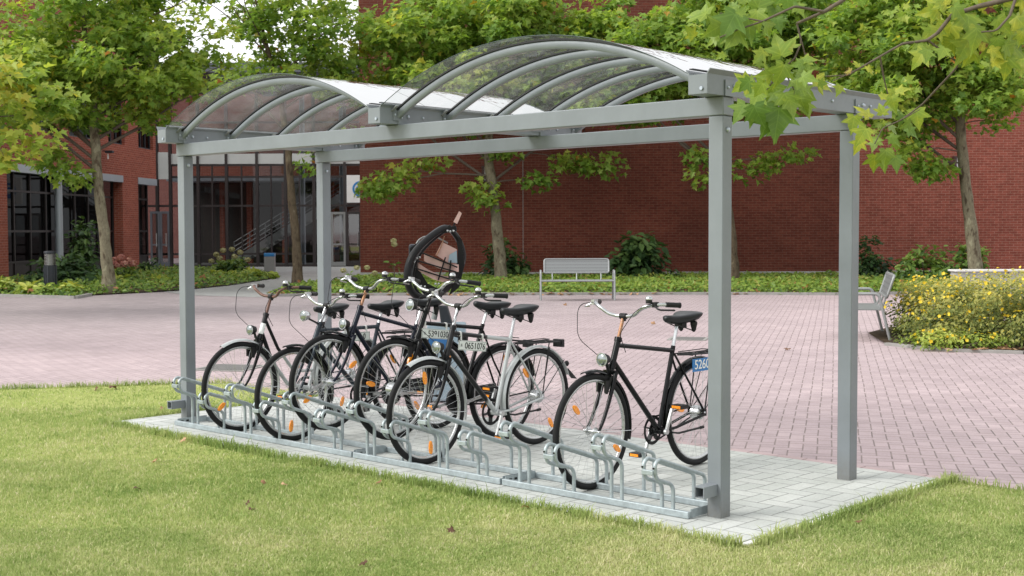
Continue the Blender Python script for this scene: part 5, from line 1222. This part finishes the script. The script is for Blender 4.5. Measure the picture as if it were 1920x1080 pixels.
make_shrub('evergreen_shrub', 'dark shrub just right of the back right shelter post', 'shrub', across(1628,39), 39, .72, .6, 1.70, 900, .17, 'leaf_dark', T_OVAL, 12, clump=.30)
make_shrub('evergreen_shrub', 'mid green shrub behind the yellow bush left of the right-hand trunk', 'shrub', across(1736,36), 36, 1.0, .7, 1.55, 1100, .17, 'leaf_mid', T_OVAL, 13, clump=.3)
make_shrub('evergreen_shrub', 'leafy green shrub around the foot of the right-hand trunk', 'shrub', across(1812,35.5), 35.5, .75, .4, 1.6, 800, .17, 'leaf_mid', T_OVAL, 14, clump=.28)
hy = thing('hydrangea', 'hydrangea with dusty pink flower heads right of the leaning trunk', 'hydrangea', W(across(233,40),40)); bpy.data.objects.remove(hy)
t = make_shrub('hydrangea', 'hydrangea with dusty pink flower heads right of the leaning trunk', 'hydrangea', across(233,38), 38, .42, .4, .78, 260, .17, 'leaf_mid', T_OVAL, 15, clump=.22); flower_heads(t, [(-.22,-.2,.72),(-.02,-.25,.80),(.18,-.2,.74),(.30,-.15,.62),(-.12,-.32,.60),(.1,-.32,.62),(-.30,-.22,.55)], .11, 'pinkflower', 1)
t = make_shrub('hydrangea', 'hydrangea with greenish cream flower heads in the bed right of the far left post', 'hydrangea', across(434,44), 44, .8, .6, .85, 620, .17, 'leaf_mid', T_OVAL, 16, clump=.26); flower_heads(t, [(-.45,-.3,.78),(-.2,-.35,.92),(.1,-.35,.95),(.38,-.35,.85),(.62,-.3,.6),(-.62,-.3,.55),(.2,-.4,.7),(-.3,-.45,.65)], .095, 'creamflower', 2)
t = make_shrub('hydrangea', 'hydrangea with green buds beside the far back shelter post', 'hydrangea', across(668,33), 33, .72, .5, .55, 620, .13, 'leaf_mid', T_OVAL, 17, clump=.22); flower_heads(t, [(-.3,-.25,.55),(.05,-.3,.62),(.3,-.2,.62),(.5,-.2,.48)], .07, 'creamflower', 3)
t = make_shrub('hydrangea', 'leggy hydrangea stem with one drooping flower left of the framed pod', 'hydrangea', across(739,34), 34, .14, .14, 1.25, 46, .14, 'leaf_mid', T_OVAL, 18, clump=.14); flower_heads(t, [(0,-.1,1.30),(.02,-.12,1.2)], .075, 'creamflower', 4)
for u, d_, ra, h, lab, sd in ((25,32.6,.95,.42,'clump of pale hosta leaves left of the bollard light',20),(70,31.6,.5,.28,'low lime hosta right at the kerb before the bollard light',22),(118,31.8,.42,.25,'low yellowish hosta right of the bollard light',21),(245,37,1.3,.34,'broad bright hosta patch right of the leaning trunk',23),(455,42,1.2,.40,'pale yellow hosta patch right of the far left post',24)):
    make_shrub('hosta', lab, 'hosta', across(u,d_), d_, ra, .5, h, int(330*ra), .20, 'leaf_lime', T_OVAL, sd, 'hostas in the flower beds', clump=.2)
def inside(P, poly):
    x, y = P[:, 0], P[:, 1]; r = np.zeros(len(P), bool); n = len(poly)
    for i in range(n):
        (x0, y0), (x1_, y1_) = poly[i], poly[(i+1) % n]
        c = ((y0 > y) != (y1_ > y)); c &= x < (x1_-x0)*(y-y0)/(y1_-y0+1e-12)+x0; r ^= c
    return r
def edge_dist(P, poly):
    m = np.full(len(P), 1e9)
    for (x0, y0), (x1_, y1_) in zip(poly, poly[1:]+poly[:1]):
        dx, dy = x1_-x0, y1_-y0; t = np.clip(((P[:,0]-x0)*dx+(P[:,1]-y0)*dy)/(dx*dx+dy*dy+1e-12), 0, 1); m = np.minimum(m, np.hypot(P[:,0]-x0-t*dx, P[:,1]-y0-t*dy))
    return m
def cover(name, poly, n, leaf, h, mat, seed, tmpl=T_OVAL, tone=(.5,.2), lumps=.5):
    rg = np.random.default_rng(seed); pa = np.array(poly); lo, hi = pa.min(0), pa.max(0); P = rg.random((n*4,2))*(hi-lo)+lo; P = P[inside(P, poly)][:n]; n = len(P)
    e = np.clip(edge_dist(P, poly)/.5, .25, 1); lump = .6+.4*np.sin(P[:,0]*2.3+1.3*np.sin(P[:,1]*1.7))*np.sin(P[:,1]*2.9+P[:,0]); z = rg.random(n)**.6*h*e*(1-lumps+lumps*lump)+.02
    P3 = np.column_stack([P, z]); nn = np.tile([.25,-.3,1.],(n,1))+rg.normal(size=(n,3))*.45; tt = rg.normal(size=(n,3)); ti = np.clip(rg.normal(tone[0],tone[1],n)+.25*(z/h-.5), 0, .9); k = rg.random(n) < .015; ti[k] = 1.0
    o = link_mesh(name, leaves_mesh(name, P3, nn, tt, leaf*rg.uniform(.6,1.3,n), ti, tmpl), M[mat]); return tag(o, None, None, None, 'stuff')
o = cover('ground_cover', bed_right, 30000, .115, .21, 'cover', 31, tone=(.6,.16)); tag(o, 'low bright green ground cover below the long brick wall', 'ground cover')
o = cover('ground_cover', bed_left, 17000, .12, .24, 'cover', 32, tone=(.52,.18)); tag(o, 'low mixed green ground cover in the left flower bed', 'ground cover')
# litter
def litter(name, pts, seed, size, label):
    rg = np.random.default_rng(seed); n = len(pts); nn = np.tile([0,0,1.],(n,1))+rg.normal(size=(n,3))*.25
    o = link_mesh(name, leaves_mesh(name, pts, nn, rg.normal(size=(n,3)), size*rg.uniform(.5,1.2,n), rg.random(n), T_PLANE, rg.uniform(.3,1.5,n)), M['litter']); return tag(o, label, 'leaf litter', None, 'stuff')
rg = np.random.default_rng(77); n = 420; tt = rg.random(n); pts = np.array([W(across(500+1450*x, 31), 31.15-.25+abs(rg.normal(0,.35)), .02) for x in tt])
litter('leaf_litter', pts, 78, .14, 'brown fallen leaves along the kerb below the brick wall')
n = 160; pts = np.array([W(rg.uniform(5.4,9.5), 16.1+abs(rg.normal(.1,.25)), .025) for _ in range(n)]); litter('leaf_litter', pts, 79, .09, 'brown fallen leaves on the soil before the yellow bush')
n = 160; pts = np.array([W(across(170+330*x,0.0+33+9*x), 33+9*x-.5+abs(rg.normal(0,.3)), .02) for x in rg.random(n)]); litter('leaf_litter', pts, 80, .12, 'brown fallen leaves along the edge of the left bed')
spots = [(600,866,.09,'curled tan leaf at the paving edge left of the middle'),(850,992,.06,'dark shrivelled leaf low on the lawn near the middle'),(467,941,.06,'dark curled leaf on the lawn at left of centre'),(470,955,.05,'small brown leaf just below the dark curled one'),(252,915,.05,'small dark leaf on the left part of the lawn'),(490,903,.05,'reddish leaf on the lawn below the second bicycle'),(530,908,.05,'pinkish leaf on the lawn below the third bicycle'),(292,862,.06,'brown leaf on the lawn below the paving corner at left'),(347,824,.06,'brown leaf at the paving edge below the far left post'),(183,727,.10,'orange brown leaf on the grass strip left of the shelter'),(210,726,.11,'pale tan leaf on the grass strip beside the orange one'),(305,764,.08,'orange leaf lying by the left stub tube'),(1612,978,.05,'pinkish leaf on the right part of the lawn'),(713,903,.05,'brown leaf at the paving edge below the silver bicycle'),(980,950,.05,'tan leaf at the paving edge below the near rack'),(685,1056,.05,'small dark leaf at the bottom of the lawn'),(1222,606,.16,'tan leaf on the mauve pavement behind the saddle of the lone bicycle'),(1062,571,.14,'small tan leaf on the pavement below the front bench'),(1478,655,.10,'pale leaf on the mauve pavement between the two right posts')]
for i, (u, v, s, lab) in enumerate(spots):
    p = ground(u, v, .02 if v > 700 else .004); rg = np.random.default_rng(200+i)
    me = leaves_mesh('fallen_leaf', np.zeros((1,3)), np.array([[rg.uniform(-.5,.5), -.4, 1.]]), rg.normal(size=(1,3)), np.array([s*.75]), np.array([rg.uniform(.0,.9) if 'dark' not in lab else 0.0]), T_NEAR, np.array([2.6]))
    o = link_mesh('fallen_leaf', me, M['litter']); o.location = p; tag(o, lab, 'leaf', 'fallen leaves on the lawn')

# ------------------------------------------------------------------ grass
def grass():
    rg = np.random.default_rng(99); Ps = []
    def sample(n, dmin, dmax):
        d_ = np.sqrt(rg.random(n)*(dmax**2-dmin**2)+dmin**2); a = (rg.random(n)*2-1)*.425*d_
        x = CAM.x+Rh.x*a+Fh.x*d_; y = CAM.y+Rh.y*a+Fh.y*d_; return np.column_stack([x, y]), d_
    for n, d0, d1 in ((230000,5.0,6.6),(150000,6.6,8.6),(90000,8.6,11.2),(60000,11.2,15.5)):
        P, d_ = sample(n, d0, d1); m = inside(P, lawn_poly); P, d_ = P[m], d_[m]
        inpad = (P[:,0] > PX0-.0) & (P[:,0] < PX1) & (P[:,1] > PY0-.05) & (P[:,1] < PY1+.1); Ps.append(np.column_stack([P[~inpad], d_[~inpad]]))
    # long tufts along the paving edges
    for (x0, y0, x1_, y1_, n) in ((PX0,PY0-.06,PX1,PY0-.06,9000),(PX1+.02,PY0,PX1+.02,PY1,3500),(PX1,1.79,4,1.79,2500),(PX0-.02,PY0,PX0-.02,PY1,1500),(-8.6,-.25,-7.2,1.86,1500)):
        f = rg.random(n); P = np.column_stack([x0+(x1_-x0)*f, y0+(y1_-y0)*f]); tuft = .5+.5*np.sin(P[:,0]*7+2*np.sin(P[:,0]*2.3))*np.sin(P[:,1]*5+P[:,0]*1.7); keep = rg.random(n) < (.25+.75*tuft)
        nx, ny = -(y1_-y0), (x1_-x0); L = hypot(nx, ny); P = P+np.array([nx, ny])/L*np.where(x0 == x1_, 1, -1)*np.abs(rg.normal(0,.03,(n,1)))*(1 if (x0 != x1_ or x0 < 0) else -1)
        P = P[keep]; Ps.append(np.column_stack([P, np.full(len(P), -1.0)]))
    A = np.vstack(Ps); n = len(A); edge = A[:,2] < 0
    d_ = np.where(edge, 8.5, A[:,2]); patch = .5+.5*np.sin(A[:,0]*1.9+1.1*np.sin(A[:,1]*1.3))*np.sin(A[:,1]*2.3+A[:,0]*.7)
    h = rg.uniform(.012,.031,n)*(.7+.6*patch); h[edge] = rg.uniform(.03,.085,edge.sum()); tall = rg.random(n) < .02; h[tall] *= 1.6
    wd = (.0007+.00028*d_)*rg.uniform(.7,1.3,n); az = rg.random(n)*2*pi; lean = rg.uniform(.15,1.1,n); la = rg.random(n)*2*pi
    side = np.column_stack([np.cos(az), np.sin(az), np.zeros(n)]); ld = np.column_stack([np.cos(la), np.sin(la), np.zeros(n)])
    b0 = np.column_stack([A[:,0], A[:,1], np.full(n, -.008)]); up = np.array([0,0,1.])
    m_ = b0+up*(h*.6)[:,None]+ld*(h*.25*lean)[:,None]; tp = b0+up*(h*(1-.25*lean))[:,None]+ld*(h*.8*lean)[:,None]
    V = np.stack([b0-side*wd[:,None], b0+side*wd[:,None], m_+side*(wd*.75)[:,None], m_-side*(wd*.75)[:,None], tp], 1).reshape(-1,3)
    L = (np.array([0,1,2,3,3,2,4])[None,:]+(np.arange(n)*5)[:,None]).ravel(); ln = np.tile([4,3], n); st = np.concatenate([[0], np.cumsum(ln)[:-1]])
    me = bpy.data.meshes.new('grass'); me.vertices.add(len(V)); me.loops.add(len(L)); me.polygons.add(len(ln))
    me.vertices.foreach_set('co', V.astype(np.float32).ravel()); me.loops.foreach_set('vertex_index', L.astype(np.int32)); me.polygons.foreach_set('loop_start', st.astype(np.int32)); me.polygons.foreach_set('loop_total', ln.astype(np.int32)); me.update(calc_edges=True)
    at_ = me.attributes.new('tint', 'FLOAT', 'POINT'); ti = rg.random(n)*.85; ti[rg.random(n) < .10] = 1.4; ti[edge] *= .5; at_.data.foreach_set('value', np.repeat(ti, 5).astype(np.float32))
    o = link_mesh('grass', me, M['grass']); tag(o, 'short green and straw-coloured lawn grass in front of the shelter', 'grass', None, 'stuff')
grass()
